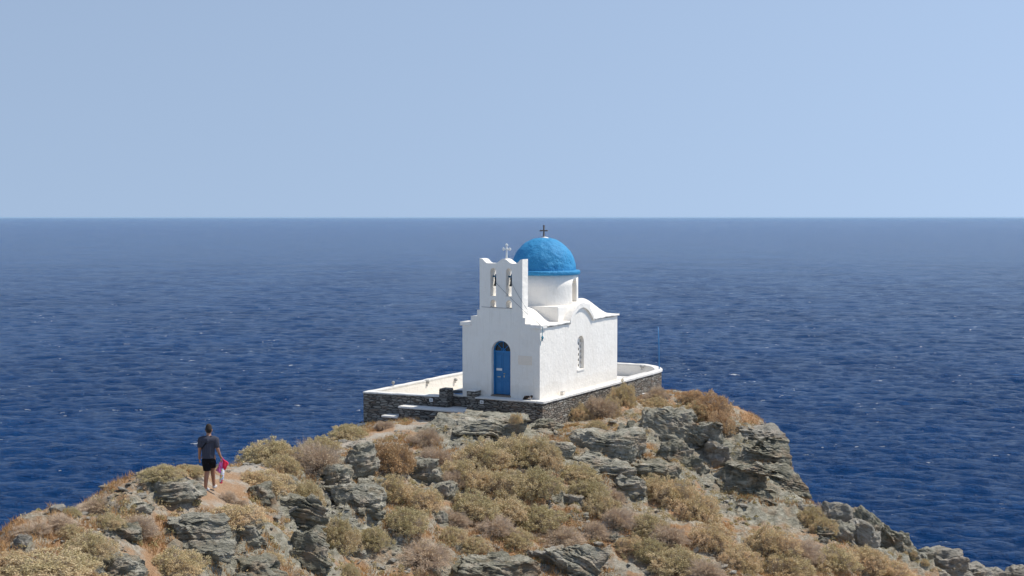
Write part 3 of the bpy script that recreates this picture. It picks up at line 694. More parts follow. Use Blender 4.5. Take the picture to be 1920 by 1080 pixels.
bm = bmesh.new(); box(bm, -.48, .48, -.11, .11, -.03, .03, .02); bm_obj('plank', bm, M['white'], t); bm = bmesh.new(); box(bm, .05, .46, -.05, .04, .031, .05, .008); bm_obj('strip', bm, M['teal'], t)
# cat asleep on the coping
def caps_obj(name, verts, edges, rad, mat, parent, vox=.012, parts=()):
    bm = bmesh.new()
    for a, b in edges:
        A, B = Vector(verts[a]), Vector(verts[b]); ra, rb = rad[a], rad[b]
        ra = ra if isinstance(ra, tuple) else (ra, ra); rb = rb if isinstance(rb, tuple) else (rb, rb)
        n = max(2, int((B-A).length/.02))
        rings = []; d = (B-A).normalized(); ups = abs(d.z) > .6
        for k in range(n+1):
            t = k/n; c = A.lerp(B, t); rx = ra[0]+(rb[0]-ra[0])*t; ry = ra[1]+(rb[1]-ra[1])*t
            if ups: u, w = Vector((1, 0, 0)), Vector((0, 1, 0))
            else: u = d.cross(Vector((0, 0, 1))).normalized(); w = Vector((0, 0, 1))
            rings.append([bm.verts.new(c+u*math.cos(j*math.pi/8)*rx+w*math.sin(j*math.pi/8)*ry) for j in range(16)])
        for p, q in zip(rings, rings[1:]):
            for j in range(16): bm.faces.new((p[j], p[(j+1) % 16], q[(j+1) % 16], q[j]))
        bm.faces.new(rings[0][::-1]); bm.faces.new(rings[-1])
    for i in {e for ed in edges for e in ed}:
        r = rad[i] if isinstance(rad[i], tuple) else (rad[i], rad[i])
        if (name == 'shirt' and i == 0) or (name == 'shorts' and i in (3, 6)): continue
        bmesh.ops.create_icosphere(bm, subdivisions=2, radius=1, matrix=Matrix.Translation(verts[i]) @ Matrix.Diagonal((r[0]*.98, r[1]*.98, min(r)*.9, 1)))
    for mx in parts: bmesh.ops.create_icosphere(bm, subdivisions=2, radius=1, matrix=mx)
    o = bm_obj(name, bm, mat, parent)
    m = o.modifiers.new('r', 'REMESH'); m.mode = 'VOXEL'; m.voxel_size = vox; m.use_smooth_shade = True
    m = o.modifiers.new('s', 'SMOOTH'); m.factor = .5; m.iterations = 3
    bake(o, True); o.data.materials.clear(); o.data.materials.append(mat); return o
def skin_obj(name, verts, edges, rad, mat, parent, sub=2, root=0):
    me = bpy.data.meshes.new(name); me.from_pydata([tuple(v) for v in verts], edges, []); o = bpy.data.objects.new(name, me); col.objects.link(o)
    m = o.modifiers.new('s', 'SKIN'); m.use_smooth_shade = True
    for i, r in enumerate(rad):
        sv = me.skin_vertices[0].data[i]; sv.radius = r if isinstance(r, tuple) else (r, r); sv.use_root = i == root
    if sub: s = o.modifiers.new('u', 'SUBSURF'); s.levels = sub; s.render_levels = sub
    bake(o, True); o.data.materials.clear(); o.data.materials.append(mat); o.parent = parent; return o
n = NT('calico_fur', .9, .1)
cf = n.noise(7, 2); n.color(n.ramp(cf, [(.40, (.035, .03, .028)), (.5, (.30, .13, .05)), (.56, (.62, .56, .48))], 'CONSTANT')); n.bump(n.noise(90, 3), .004)
t = empty('cat'); place(t, -.42, -.22, -.005, 0); tag(t, 'calico cat curled up on the white coping right of the blue door', 'cat')
skin_obj('cat_body', [(-.17, 0, .075), (-.08, 0, .085), (.02, 0, .085), (.10, -.01, .10), (.16, -.03, .145), (.205, -.04, .15), (.235, -.045, .14), (.13, -.07, .03), (.20, -.09, .02), (-.16, -.05, .03), (-.08, -.10, .02), (-.22, -.03, .04), (-.20, -.11, .02), (-.10, -.14, .018),
    (.16, -.06, .19), (.165, .0, .19)],
    [(0, 1), (1, 2), (2, 3), (3, 4), (4, 5), (5, 6), (3, 7), (7, 8), (0, 9), (9, 10), (0, 11), (11, 12), (12, 13), (4, 14), (4, 15)],
    [.07, .085, .08, .062, .055, .045, .022, .03, .02, .035, .02, .022, .018, .012, .012, .012], n.m, t, 1, 1)

# ------------------------------------------------------------------ rocks
bm = bmesh.new(); bmesh.ops.create_icosphere(bm, subdivisions=6, radius=1); bm.verts.ensure_lookup_table()
ICO_V = np.array([v.co[:] for v in bm.verts]); ICO_F = np.array([[v.index for v in f.verts] for f in bm.faces]); bm.free()
bm = bmesh.new(); bmesh.ops.create_icosphere(bm, subdivisions=5, radius=1); bm.verts.ensure_lookup_table()
IC5_V = np.array([v.co[:] for v in bm.verts]); IC5_F = np.array([[v.index for v in f.verts] for f in bm.faces]); bm.free()
def rock_mesh(dim, seed, tilt=(.25, -.12), thick=.11, amp=.10, block=.45, big=False, flare=.45):
    """layered schist: a boxy blob cut by tilted bedding planes that stick out by different amounts, split by joints"""
    V0, F0 = (ICO_V, ICO_F) if big else (IC5_V, IC5_F)
    d = np.array(dim, float)
    p = V0.copy()
    p = np.sign(p)*np.abs(p)**.78; p /= np.maximum(np.abs(p).max(1, keepdims=True)**.55, .5)
    sc = max(d)
    w = p*d; w[:, :2] *= (1+flare*np.clip(-p[:, 2:3], 0, 1))
    w = w*(1+.30*fbm(w/sc*1.7, seed, 3)[:, None])
    rk = np.random.default_rng(seed)
    for _ in range(11):
        nk = rk.normal(size=3); nk[2] *= .7; nk /= np.linalg.norm(nk); sp_ = w@nk; dk = sp_.max()*rk.uniform(.55, .85)
        ex = np.maximum(sp_-dk, 0); w = w-nk[None]*(ex*.85)[:, None]
    # block joints: planes crossing the bedding
    sn = np.array((math.sin(tilt[1]), math.sin(tilt[0]), 1.0)); sn /= np.linalg.norm(sn)
    q0 = (w@sn)/thick+fbm(w*.8, seed+5, 3)*1.1; lay = q0+.75*np.sin(q0*1.1+seed)+.35*np.sin(q0*.37+seed*2)
    li = np.floor(lay).astype(np.int64); lf = lay-li
    jx = np.floor(w[:, 0]/block+.35*fbm(w*1.3, seed+2, 2)+.23*li).astype(np.int64)
    jy = np.floor(w[:, 1]/block+.35*fbm(w*1.3, seed+3, 2)+.31*li).astype(np.int64)
    r = hsh(jx, jy, li, seed)*.75+hsh(li, li*0, li*0+3, seed)*.75-.75
    edge = np.clip(np.minimum(lf, 1-lf)/.22, 0, 1)
    rough_ = np.clip(.65+1.1*fbm(w*1.1, seed+6, 2), .12, 1.5); o = amp*(r*1.1-.55*(1-edge)**2)*rough_
    big_l = np.floor(lay/4.1+.4*fbm(w*1.5, seed+8, 2)); o += amp*1.5*(hsh(big_l.astype(np.int64), li*0+1, li*0, seed)-.5)
    out = w.copy(); hor = w-np.outer(w@sn, sn); ln = np.linalg.norm(hor, axis=1, keepdims=True)
    out += hor/np.maximum(ln, .15*sc)*o[:, None]
    out += (w/np.linalg.norm(w, axis=1, keepdims=True))*(ridged(w*2.4, seed+9, 3)*.055+ridged(w*7, seed+4, 3)*.018)[:, None]
    return out, F0
ROCKS = []
def rock(u, v, w, h, label, mat='rock', depth=1.0, dY=0, Y=None, tilt=(.25, -.12), rot=0, thick=.11, amp=.10, name='rock_outcrop', cat='rock', seed=None, block=.45, big=False, group=None, roll=0, flare=.45):
    """u,v: middle of the rock in the photograph, w,h its size there; Y: distance"""
    if Y is None:
        p = hit(u, v+h*.38)
        if p is None: print('NOHIT rock', u, v, label); return
        Y = p[1]
    Y += dY
    c = at(u, v, Y); s = Y/F
    dim = (w*s/2*1.16, max(w, h)*s/2*depth, h*s/2*1.12)
    sd_ = seed if seed is not None else int(u*7+v*13) % 9973
    if u < 760: dim = (dim[0]*.93, dim[1], dim[2]*.90)
    V, Fc = rock_mesh(dim, sd_, tilt, thick, amp, block, big, flare)
    o = mesh_np(name, V, Fc, M[mat], smooth=False)
    c[1] += dim[1]*.6; c[2] -= dim[2]*.16; ROCKS.append((c[0], c[1]-dim[1]*.35, dim[0], max(dim[1], dim[0]*.8), dim[2]))
    o.location = c; o.rotation_euler = (0, roll, rot); tag(o, label, cat, group); return o
G1 = 'schist outcrops on the hillside'
# the slab by the entrance
rock(908, 812, 196, 50, 'broad flat grey slab with a dark overhang just below the terrace gate', 'rock', .9, Y=50.4, tilt=(.10, .10), thick=.16, amp=.16, block=1.3, big=True, flare=0)
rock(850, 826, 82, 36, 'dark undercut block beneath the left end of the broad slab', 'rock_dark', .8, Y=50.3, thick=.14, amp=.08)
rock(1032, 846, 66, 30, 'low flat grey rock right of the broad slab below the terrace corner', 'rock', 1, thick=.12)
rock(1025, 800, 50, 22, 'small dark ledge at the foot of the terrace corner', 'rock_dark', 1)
rock(673, 872, 52, 68, 'tall rounded grey boulder in the middle of the left slope', 'rock', .9, amp=.07, thick=.2, rot=.3)
rock(688, 846, 38, 26, 'thin layered cap rock above the rounded boulder', 'rock', .9, thick=.08)
rock(622, 902, 64, 50, 'layered grey rock left of the rounded boulder', 'rock', .9)
rock(670, 945, 130, 66, 'wide wedge shaped rock with a dark underside below the rounded boulder', 'rock', .7, thick=.22, amp=.14, block=.9, big=True, flare=0)
rock(696, 915, 56, 34, 'pale knob of rock between the rounded boulder and the wedge shaped rock', 'rock', .9)
rock(792, 883, 46, 48, 'stepped grey rock between the rusty bush and the olive thicket', 'rock', .9)
rock(825, 921, 44, 36, 'smooth grey rock hanging over a dark hollow above the olive scrub', 'rock', .9, thick=.2)
rock(822, 972, 28, 20, 'single pale boulder sitting alone amid scrub in mid slope', 'rock', .9, thick=.3, amp=.05)
rock(738, 1000, 16, 18, 'little pointed dark stone beside orange grass', 'rock_dark', .8)
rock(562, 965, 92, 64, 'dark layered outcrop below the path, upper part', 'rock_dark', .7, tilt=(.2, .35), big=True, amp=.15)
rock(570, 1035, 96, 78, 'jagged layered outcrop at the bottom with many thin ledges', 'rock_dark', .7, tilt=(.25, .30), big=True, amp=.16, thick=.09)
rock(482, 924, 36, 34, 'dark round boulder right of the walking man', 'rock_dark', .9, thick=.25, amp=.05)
rock(540, 905, 30, 20, 'small ledge just above the dark layered outcrop', 'rock', .9)
rock(362, 1007, 122, 66, 'large grey layered outcrop in the lower left below the walking man', 'rock', .7, tilt=(.2, -.05), big=True, amp=.15)
rock(455, 1003, 62, 44, 'rounded flank of rock right of the large lower left outcrop', 'rock', .8, thick=.2)
rock(212, 1064, 92, 46, 'craggy grey outcrop at the bottom edge left of the large outcrop', 'rock', .8, tilt=(.2, -.5), amp=.13)
rock(322, 921, 66, 30, 'low ledge under the shadow of the walking man', 'rock', .9)
rock(257, 954, 36, 16, 'small flat stone on the orange ground left of the path', 'rock', .9, thick=.08)
rock(38, 1022, 36, 24, 'pale tan boulder alone at the left edge', 'rock_pale', .9, thick=.3, amp=.04)
rock(232, 1000, 50, 24, 'dark undercut stone under a grey bush on the left slope', 'rock_dark', .9)
rock(470, 1068, 90, 34, 'low dark ledge on the bottom edge below the yellow bushes', 'rock_dark', .9, tilt=(.2, .1))
rock(930, 1082, 160, 56, 'dark ridged outcrop on the bottom edge in the middle', 'rock_dark', .8, tilt=(.5, .5), big=True)
rock(1085, 1062, 110, 62, 'split grey green outcrop on the bottom edge right of the ridged one', 'rock', .8, tilt=(.3, .6), big=True)
rock(1025, 1048, 60, 30, 'pale weathered ledge behind the split outcrop', 'rock_pale', .9)
rock(1140, 838, 116, 52, 'broad layered outcrop below the bushes of the terrace side wall', 'rock', .8, big=True, tilt=(.15, .1), amp=.14)
rock(1110, 868, 76, 24, 'long thin ledge under the broad layered outcrop', 'rock', .9)
rock(1180, 820, 34, 44, 'upright grey block beside the broad layered outcrop', 'rock_dark', .9)
rock(1155, 890, 66, 36, 'rough knob of rock above the olive bushes in mid slope', 'rock', .9)
rock(1185, 915, 44, 36, 'grey boulder at the head of the scree right of mid slope', 'rock', .9)
rock(1250, 800, 96, 60, 'smooth sloping rock face under the crest right of the terrace', 'rock', .7, big=True, tilt=(.2, .6), thick=.25, amp=.18, flare=0)
rock(1315, 818, 92, 52, 'dark folded rock band under the orange bushes of the crest', 'rock', .7, big=True, tilt=(.2, .55), thick=.16, amp=.24, flare=-.2)
rock(1265, 850, 56, 40, 'brown shadowed rock inside the hollow right of centre', 'rock_dark', .7)
rock(1235, 885, 84, 30, 'low brown ledge above the golden bushes', 'rock_dark', .8)
rock(1300, 876, 44, 40, 'dark recessed rock beneath the folded band', 'rock_dark', .6, dY=.8)
# the cliff
G2 = 'cliff'
rock(1421, 826, 80, 40, 'tan flat topped rock at the top corner of the right hand cliff', 'rock_pale', 1.0, Y=55.4, tilt=(.1, .05), big=True, amp=.12)
rock(1378, 815, 30, 30, 'little pale boulder below the last orange bush of the crest', 'rock_pale', .9, Y=55.6)
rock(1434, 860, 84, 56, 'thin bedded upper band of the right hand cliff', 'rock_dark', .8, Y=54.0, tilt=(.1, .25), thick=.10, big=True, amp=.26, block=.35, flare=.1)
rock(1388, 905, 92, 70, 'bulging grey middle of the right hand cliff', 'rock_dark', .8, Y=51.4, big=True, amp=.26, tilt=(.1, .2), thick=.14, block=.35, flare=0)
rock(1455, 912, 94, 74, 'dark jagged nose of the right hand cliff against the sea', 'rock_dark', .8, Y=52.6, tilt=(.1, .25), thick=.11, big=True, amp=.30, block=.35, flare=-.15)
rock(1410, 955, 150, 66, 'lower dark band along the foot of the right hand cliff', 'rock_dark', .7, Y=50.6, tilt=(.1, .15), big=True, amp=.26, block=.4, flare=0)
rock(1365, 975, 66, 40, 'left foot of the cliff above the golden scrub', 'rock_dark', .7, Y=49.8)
rock(1494, 962, 52, 32, 'pale layered boulder wedged under the cliff nose', 'rock_pale', .9, Y=51.0)
rock(1490, 995, 56, 34, 'grey ledge at the lower right foot of the cliff', 'rock', .9, Y=50.2)
rock(1345, 862, 40, 60, 'brown earth stained rock between folded band and cliff', 'rock_pale', .7, dY=.5)
# seaward rocks on the right
rock(1578, 972, 58, 54, 'smooth white slab leaning behind the pale dead bush', 'rock_pale', .6, Y=50.6, tilt=(.1, .9), thick=.6, amp=.05, name='boulder')
rock(1572, 1010, 48, 58, 'grey split boulder in front of the smooth white slab', 'rock', .8, Y=49.6, tilt=(.1, 1.2), thick=.2, name='boulder')
rock(1612, 1010, 58, 54, 'tan triangular boulder right of the grey split boulder', 'rock_pale', .8, Y=49.8, tilt=(.1, .9), thick=.2, name='boulder', roll=.5)
rock(1632, 985, 62, 34, 'dark slanting slab pointing up at the sea on the right ridge', 'rock_dark', .6, Y=50.4, tilt=(.1, .7), roll=.75, name='boulder', thick=.12)
rock(1662, 1010, 56, 40, 'dark rough boulder below the slanting slab', 'rock_dark', .8, Y=50.6, tilt=(.1, .8), roll=.5, name='boulder')
rock(1548, 1000, 22, 20, 'small brown stone left of the grey split boulder', 'rock_dark', .9, name='boulder')
rock(1542, 1015, 18, 12, 'smallest flat stone in front of the boulder group on the right', 'rock', .9, name='boulder')
rock(1692, 1022, 30, 40, 'pointed dark rock midway down the right ridge', 'rock_dark', .8, Y=51.2, roll=.4, name='boulder')
rock(1700, 1052, 56, 54, 'pale grey ribbed rock below the pointed dark rock', 'rock', .8, Y=50.6, tilt=(.1, 1.0), name='boulder', roll=.5)
rock(1732, 1046, 30, 26, 'round grey stone on the right ridge', 'rock', .9, Y=51.8, name='boulder')
rock(1768, 1062, 70, 46, 'cream coloured rock pile low on the right ridge', 'rock_pale', .9, Y=52.4, name='boulder', amp=.16)
rock(1740, 1082, 60, 40, 'grey rock on the bottom edge under the cream rock pile', 'rock', .9, Y=51.0, name='boulder')
rock(1835, 1076, 50, 24, 'cream boulder on the bottom edge near the right end', 'rock_pale', .9, Y=53.4, name='boulder')
rock(1868, 1082, 44, 22, 'last pale boulder on the bottom edge at the right', 'rock_pale', .9, Y=54.0, name='boulder')
rock(1912, 1082, 40, 26, 'pale rock cut by the bottom right corner', 'rock_pale', .9, Y=54.6, name='boulder')
rock(1650, 1045, 44, 30, 'half buried slab amid tan scrub under the right boulders', 'rock', .9, name='boulder')
rock(1068, 940, 44, 16, 'white flat stone on the bare patch in mid slope', 'rock_pale', .9, thick=.2)
rock(1084, 970, 34, 10, 'thin slab lying lowest on the bare patch in mid slope', 'rock', .9, thick=.2)
rock(1156, 1012, 18, 14, 'lone pale stone above the bottom scree', 'rock', .9, thick=.3, amp=.03)
rock(672, 1040, 16, 16, 'small upright grey stone near the bottom left of centre', 'rock', .9, thick=.3, amp=.03)

# bedrock showing round the outcrops: raised, stepped and carried as an attribute
RA = np.zeros_like(HZ)
for (cx_, cy_, rx_, ry_, hh_) in ROCKS:
    i0 = np.searchsorted(GX, cx_-rx_*3); i1 = np.searchsorted(GX, cx_+rx_*3); j0 = np.searchsorted(GY, cy_-ry_*3); j1 = np.searchsorted(GY, cy_+ry_*3)
    sx_ = xx[i0:i1, j0:j1]; sy_ = yy[i0:i1, j0:j1]
    g_ = np.exp(-(((sx_-cx_)/(rx_*1.45))**2+((sy_-cy_)/(ry_*1.45))**2)); RA[i0:i1, j0:j1] = np.maximum(RA[i0:i1, j0:j1], g_)
RA = np.clip(RA*1.5+.28*fbm(P3*1.1, 71, 3)-.30+.35*rm, 0, 1)*(1-np.clip(pm*1.5, 0, 1))
t3 = (HZ+.30*xx-.16*yy)/.20+fbm(P3*1.2, 81, 3)*1.3; l3 = t3-np.floor(t3)
stepz = (np.clip((l3-.6)/.4, 0, 1)**.7-l3)*.20
blk = hsh(np.floor(xx*1.6+.5*fbm(P3, 90, 2)).astype(np.int64), np.floor(yy*1.3).astype(np.int64), np.floor(t3).astype(np.int64), 5)
inside = (lx > -8.7) & (lx < .8) & (ly > -.6) & (ly < 12.7)
HZ = HZ+np.where(inside, 0, RA*(stepz*1.0+.16*(blk-.5)+.10*ridged(P3*3.5, 91, 3)+.09))
nx, ny = xx.shape; idx = np.arange(nx*ny).reshape(nx, ny)
f = np.stack([idx[:-1, :-1], idx[1:, :-1], idx[1:, 1:], idx[:-1, 1:]], -1).reshape(-1, 4)
ter = mesh_np('hillside', np.stack([xx, yy, HZ], -1).reshape(-1, 3), f, M['ground'], smooth=True)
pa = ter.data.attributes.new('path', 'FLOAT', 'POINT'); pa.data.foreach_set('value', np.clip(pm, 0, 1).astype(np.float32).ravel())
tag(ter, 'dry rocky headland with soil, orange grass and schist ledges', kind='structure')
ra = ter.data.attributes.new('rock', 'FLOAT', 'POINT'); ra.data.foreach_set('value', RA.astype(np.float32).ravel())

# ------------------------------------------------------------------ scrub prototypes
def leaves(P, N_, size, rg, asp=.55):
    """one little triangle-pair leaf at each point, facing roughly outward"""
    n = len(P); a = rg.normal(size=(n, 3)); a += N_*1.2; a /= np.linalg.norm(a, axis=1, keepdims=True)
    b = rg.normal(size=(n, 3)); b -= (b*a).sum(1, keepdims=True)*a; b /= np.linalg.norm(b, axis=1, keepdims=True)
    s = size*(.6+.8*rg.random((n, 1)))
    V = np.stack([P-b*s*asp, P+a*s*.9, P+b*s*asp, P-a*s*.7], 1).reshape(-1, 3)
    return V, np.arange(4*n).reshape(-1, 4)
def twigs(A, B, C, r, rg):
    """two-segment tapered flat-sided twigs A->B->C"""
    n = len(A); d = C-A; u = np.cross(d, rg.normal(size=(n, 3))); u /= np.linalg.norm(u, axis=1, keepdims=True)+1e-9
    w = np.cross(d, u); w /= np.linalg.norm(w, axis=1, keepdims=True)+1e-9
    V = []
    for P_, k in ((A, 1.0), (B, .65), (C, .2)):
        for a in (0, 2.094, 4.189): V.append(P_+(u*math.cos(a)+w*math.sin(a))*r*k)
    V = np.stack(V, 1).reshape(-1, 3); base = np.arange(n)[:, None]*9; fs = []
    for s in (0, 3):
        for k in range(3): fs.append(base+np.array([[s+k, s+(k+1) % 3, s+3+(k+1) % 3, s+3+k]]))
    return V, np.concatenate(fs)
def bush_proto(kind, seed):
    rg = np.random.default_rng(seed)
    nc = {'G': 185, 'T': 175, 'B': 130, 'O': 165}[kind]; nl = {'G': 84, 'T': 76, 'B': 34, 'O': 72}[kind]
    az = rg.random(nc*2)*2*math.pi; el = np.arcsin(rg.random(nc*2)**.8)
    d = np.stack([np.cos(az)*np.cos(el), np.sin(az)*np.cos(el), np.sin(el)], 1)
    # relax so that clumps do not pile up
    keep = []
    for i in range(len(d)):
        if all(((d[i]-d[j])**2).sum() > .012 for j in keep): keep.append(i)
        if len(keep) >= nc: break
    d = d[keep]; nc = len(d)
    lump = 1+.30*vnoise(d*1.7+seed, seed)+.14*vnoise(d*4+seed, seed+3)
    c = d*lump[:, None]*np.array((1, 1, .78))*(.80+.26*rg.random((nc, 1)))
    sp = .050
    P = np.repeat(c, nl, 0)+rg.normal(size=(nc*nl, 3))*sp*np.array((1, 1, .85)); Nn = np.repeat(d, nl, 0)
    ci = np.repeat(d, nl//4, 0)*lump.repeat(nl//4)[:, None]*np.array((1, 1, .78))*.66*rg.random((nc*(nl//4), 1))**.3+rg.normal(size=(nc*(nl//4), 3))*.12
    P = np.concatenate([P, ci]); Nn = np.concatenate([Nn, np.repeat(d, nl//4, 0)])
    k = P[:, 2] > -.12; P, Nn = P[k], Nn[k]
    LV, LF = leaves(P, Nn, {'G': .027, 'T': .027, 'B': .026, 'O': .028}[kind], rg)
    m = {'G': 5, 'T': 7, 'B': 26, 'O': 7}[kind]
    A = rg.normal(size=(nc*m, 3))*np.array((.12, .12, .03)); Ce = np.repeat(c, m, 0)*(1.02 if kind != 'B' else 1.10)+rg.normal(size=(nc*m, 3))*.075
    Bm = A*.4+Ce*.55+rg.normal(size=A.shape)*.06; Bm[:, 2] += .05
    TV, TF = twigs(A, Bm, Ce, .006 if kind != 'B' else .0065, rg)
    return (LV, LF), (TV, TF)
leafm = {'G': 'leafG', 'T': 'leafT', 'B': 'leafB', 'O': 'leafO'}
PROTO = {}
for k in 'GTBO':
    for j in range(3):
        (LV, LF), (TV, TF) = bush_proto(k, 11+j*7+ord(k))
        lo = mesh_np('foliage', LV, LF, M[leafm[k]]); to = mesh_np('twigs', TV, TF, M['twigB' if k == 'B' else 'twig'])
        PROTO[k, j] = (lo.data, to.data); bpy.data.objects.remove(lo); bpy.data.objects.remove(to)
nb = [0]
def bush(u, v, w, h, kind, label, Y=None):
    """u: middle, v: foot of the bush in the photograph, w,h: its size there"""
    p = hit(u, v-h*.12) if Y is None else at(u, v, Y)
    if p is None:
        p = hit(u, v+6)
    if p is None: print('NOHIT bush', u, v, label); return
    s = p[1]/F; r = random.Random(nb[0]*3+1); nb[0] += 1
    t = empty('bush', (p[0], p[1]+w*s*.15, p[2]-.04), r.random()*6.28)
    sx = w*s/2*1.15; t.scale = (sx, sx, max(h*s/.82*.76, sx*.38))
    tag(t, label, 'bush', 'dry bushes on the headland')
    ld, td = PROTO[kind, nb[0] % 3]
    for nm, me in (('foliage', ld), ('twigs', td)):
        o = bpy.data.objects.new(nm, me); col.objects.link(o); o.parent = t
BUSH = [
(300,900,76,28,'G','low rounded olive bush on the sea edge left of the walking man'),
(358,893,60,24,'G','flat olive bush on the ridge just behind the walking man\'s left arm'),
(178,963,70,30,'B','grey brown spreading bush on the left skyline'),
(128,968,38,20,'G','small green cushion on the lower left skyline'),
(60,1000,60,22,'B','thin dry bush on the skyline near the left edge'),
(105,992,70,28,'B','lilac grey dead bush on the lower left slope'),
(200,992,56,32,'G','olive cushion directly below the grey brown skyline bush'),
(250,1010,64,50,'B','round greyish bush hanging over a dark stone on the left slope'),
(130,1010,50,30,'G','small dark green cushion above the big lower left bush'),
(162,1054,96,58,'G','large dark olive bush in the lower left'),
(80,1092,170,56,'G','widest olive bush filling the bottom left corner'),
(18,1060,60,30,'T','tan bush at the left edge above the corner bush'),
(430,986,106,38,'T','flat yellowish bush spread below the dark round boulder'),
(492,924,96,42,'T','golden mound of scrub right of the walking man'),
(470,905,50,26,'T','small tan bush on the path side above the golden mound'),
(425,943,34,24,'B','small grey thorny bush at the walking man\'s feet'),
(447,952,26,18,'B','tiny grey bush beside the small thorny one'),
(325,1080,104,52,'T','tan green bush on the bottom edge below the large left outcrop'),
(505,862,108,54,'G','big domed olive bush on the skyline between man and chapel'),
(596,902,84,82,'B','tall two tone bush beside the path with a grey twiggy foot'),
(600,852,70,36,'G','olive crown growing on top of the two tone bush'),
(530,893,62,42,'T','pale tan bush in front of the big domed skyline bush'),
(572,957,66,62,'G','olive bush left of the layered grey rock'),
(650,823,66,28,'G','low bush on the skyline left of the terrace foot'),
(718,807,30,20,'B','small brown bush against the terrace front wall'),
(735,892,84,76,'O','thick rusty brown bush right of the rounded boulder'),
(800,840,58,40,'B','twiggy bush under the left end of the broad slab'),
(816,882,58,46,'B','greyish bush right of the rusty brown bush'),
(848,914,44,38,'B','purplish bush beside the hanging grey rock'),
(466,990,40,38,'G','small bush above the low dark ledge on the lower left'),
(634,1040,72,76,'G','tall olive bush right of the jagged layered outcrop'),
(508,1063,46,26,'T','small tan bush on the bottom scree left'),
(502,948,30,28,'B','leafless grey shrub beside the dark round boulder'),
(733,943,68,52,'T','tan bush right of the wedge shaped rock'),
(790,960,74,50,'T','pale bush left of the single pale boulder'),
(755,1001,84,50,'G','olive bush below the wedge shaped rock'),
(697,1028,62,42,'G','grey green bush right of the tall lower olive bush'),
(793,1062,106,52,'B','wide pale twiggy bush near the bottom left of centre'),
(655,1090,36,36,'G','dark green bush on the bottom edge'),
(905,884,100,62,'G','left crown of the big olive thicket below the slab'),
(975,872,92,62,'G','top crown of the big olive thicket below the slab'),
(1018,884,70,66,'G','right crown of the big olive thicket'),
(868,918,80,56,'T','tan bush on the left flank of the big thicket'),
(930,932,96,62,'G','middle crown of the big olive thicket'),
(1002,934,92,58,'G','lower right crown of the big olive thicket'),
(880,974,92,56,'G','olive bush in the lower left of the thicket'),
(944,978,90,52,'G','lower middle crown of the big olive thicket'),
(1005,994,92,46,'G','lowest crown of the thicket beside the orange grass'),
(930,1005,66,38,'B','lilac grey bush at the foot of the thicket'),
(962,1024,66,34,'T','tan cushion at the foot of the thicket'),
(845,1021,56,34,'G','olive cushion below the purplish mid slope bush'),
(888,1034,56,30,'G','small olive cushion left of the tan cushion at the thicket foot'),
(850,986,52,32,'B','purplish dry bush right of the single pale boulder'),
(1050,1024,100,36,'B','pale silver dead bush right of the orange grass'),
(1082,906,80,38,'G','olive bush right of the thicket at the bare patch'),
(1104,933,64,38,'G','round olive bush under the rough knob of rock'),
(1128,976,70,56,'G','tall olive bush in mid slope right of the bare patch'),
(1156,992,54,44,'B','brown bush right of the tall mid slope olive bush'),
(1148,945,50,32,'B','pinkish dry bush below the grey boulder at the scree head'),
(1115,1012,64,36,'B','pinkish dry bush behind the pale silver one'),
(1222,932,66,42,'G','left end of the golden green bushes above the scree'),
(1262,948,84,54,'T','golden middle of the bushes above the scree'),
(1306,978,84,56,'T','golden right end of the bushes above the scree'),
(1214,1006,70,46,'G','olive bush below the scree tongue'),
(1256,1022,62,40,'B','grey bush below the golden bushes'),
(1214,1052,70,42,'G','olive bush on the lower slope right of the bottom scree'),
(1272,1078,106,52,'G','wide olive bush on the bottom edge right of centre'),
(1182,1034,50,30,'T','tan bush over the bottom scree'),
(1330,1032,80,56,'T','round tan green bush below the cliff foot'),
(1390,1078,80,54,'T','tan bush on the bottom edge under the cliff'),
(1325,1086,62,40,'B','pinkish grey bush on the bottom edge'),
(1085,790,46,36,'T','tan bush at the near end of the terrace side wall'),
(1106,758,36,26,'G','small green bush against the terrace side wall'),
(1124,787,58,50,'B','brown twiggy bush in the middle of the row by the side wall'),
(1168,768,46,56,'T','tall brownish bush at the far end of the row by the side wall'),
(1118,812,38,24,'T','small tan cushion under the side wall row'),
(1145,780,34,40,'T','tan bush between the twiggy and the tall one by the side wall'),
(1232,755,48,32,'B','reddish brown bush right of the side wall near the board'),
(1230,771,52,28,'G','green cushion below the reddish brown bush'),
(1300,760,54,36,'O','orange bush on the crest right of the terrace'),
(1336,788,74,54,'O','large orange tan bush on the right skyline'),
(1354,817,48,48,'O','orange bush hanging lowest at the end of the crest'),
(1304,792,52,40,'T','tan bush in front of the orange crest bushes'),
(1520,990,50,46,'T','straw coloured bush under the cliff nose'),
(1546,1003,44,34,'T','straw tuft in front of the pale dead bush'),
(1550,984,50,42,'B','pale dead bush beside the smooth white slab'),
(1448,1040,84,58,'T','tan bush right below the dark cliff foot'),
(1500,1052,66,42,'B','pinkish tan bush right of the cliff foot'),
(1478,1084,92,50,'T','tan bush on the bottom edge under the cliff nose'),
(1560,1068,92,44,'T','wide tan bush under the right boulders'),
(1622,1074,84,50,'T','tan bush under the triangular boulder'),
(1668,1090,80,40,'T','last tan bush on the bottom edge before the sea rocks'),
(1712,1045,18,14,'G','tiny green tuft bush between the right ridge rocks'),
(1735,1062,18,14,'T','tiny tan bush lower between the right ridge rocks'),
(968, 791, 22, 22, 'T', 'small dry tuft growing on top of the broad flat slab', 50.2),
]
for b in BUSH: bush(*b)

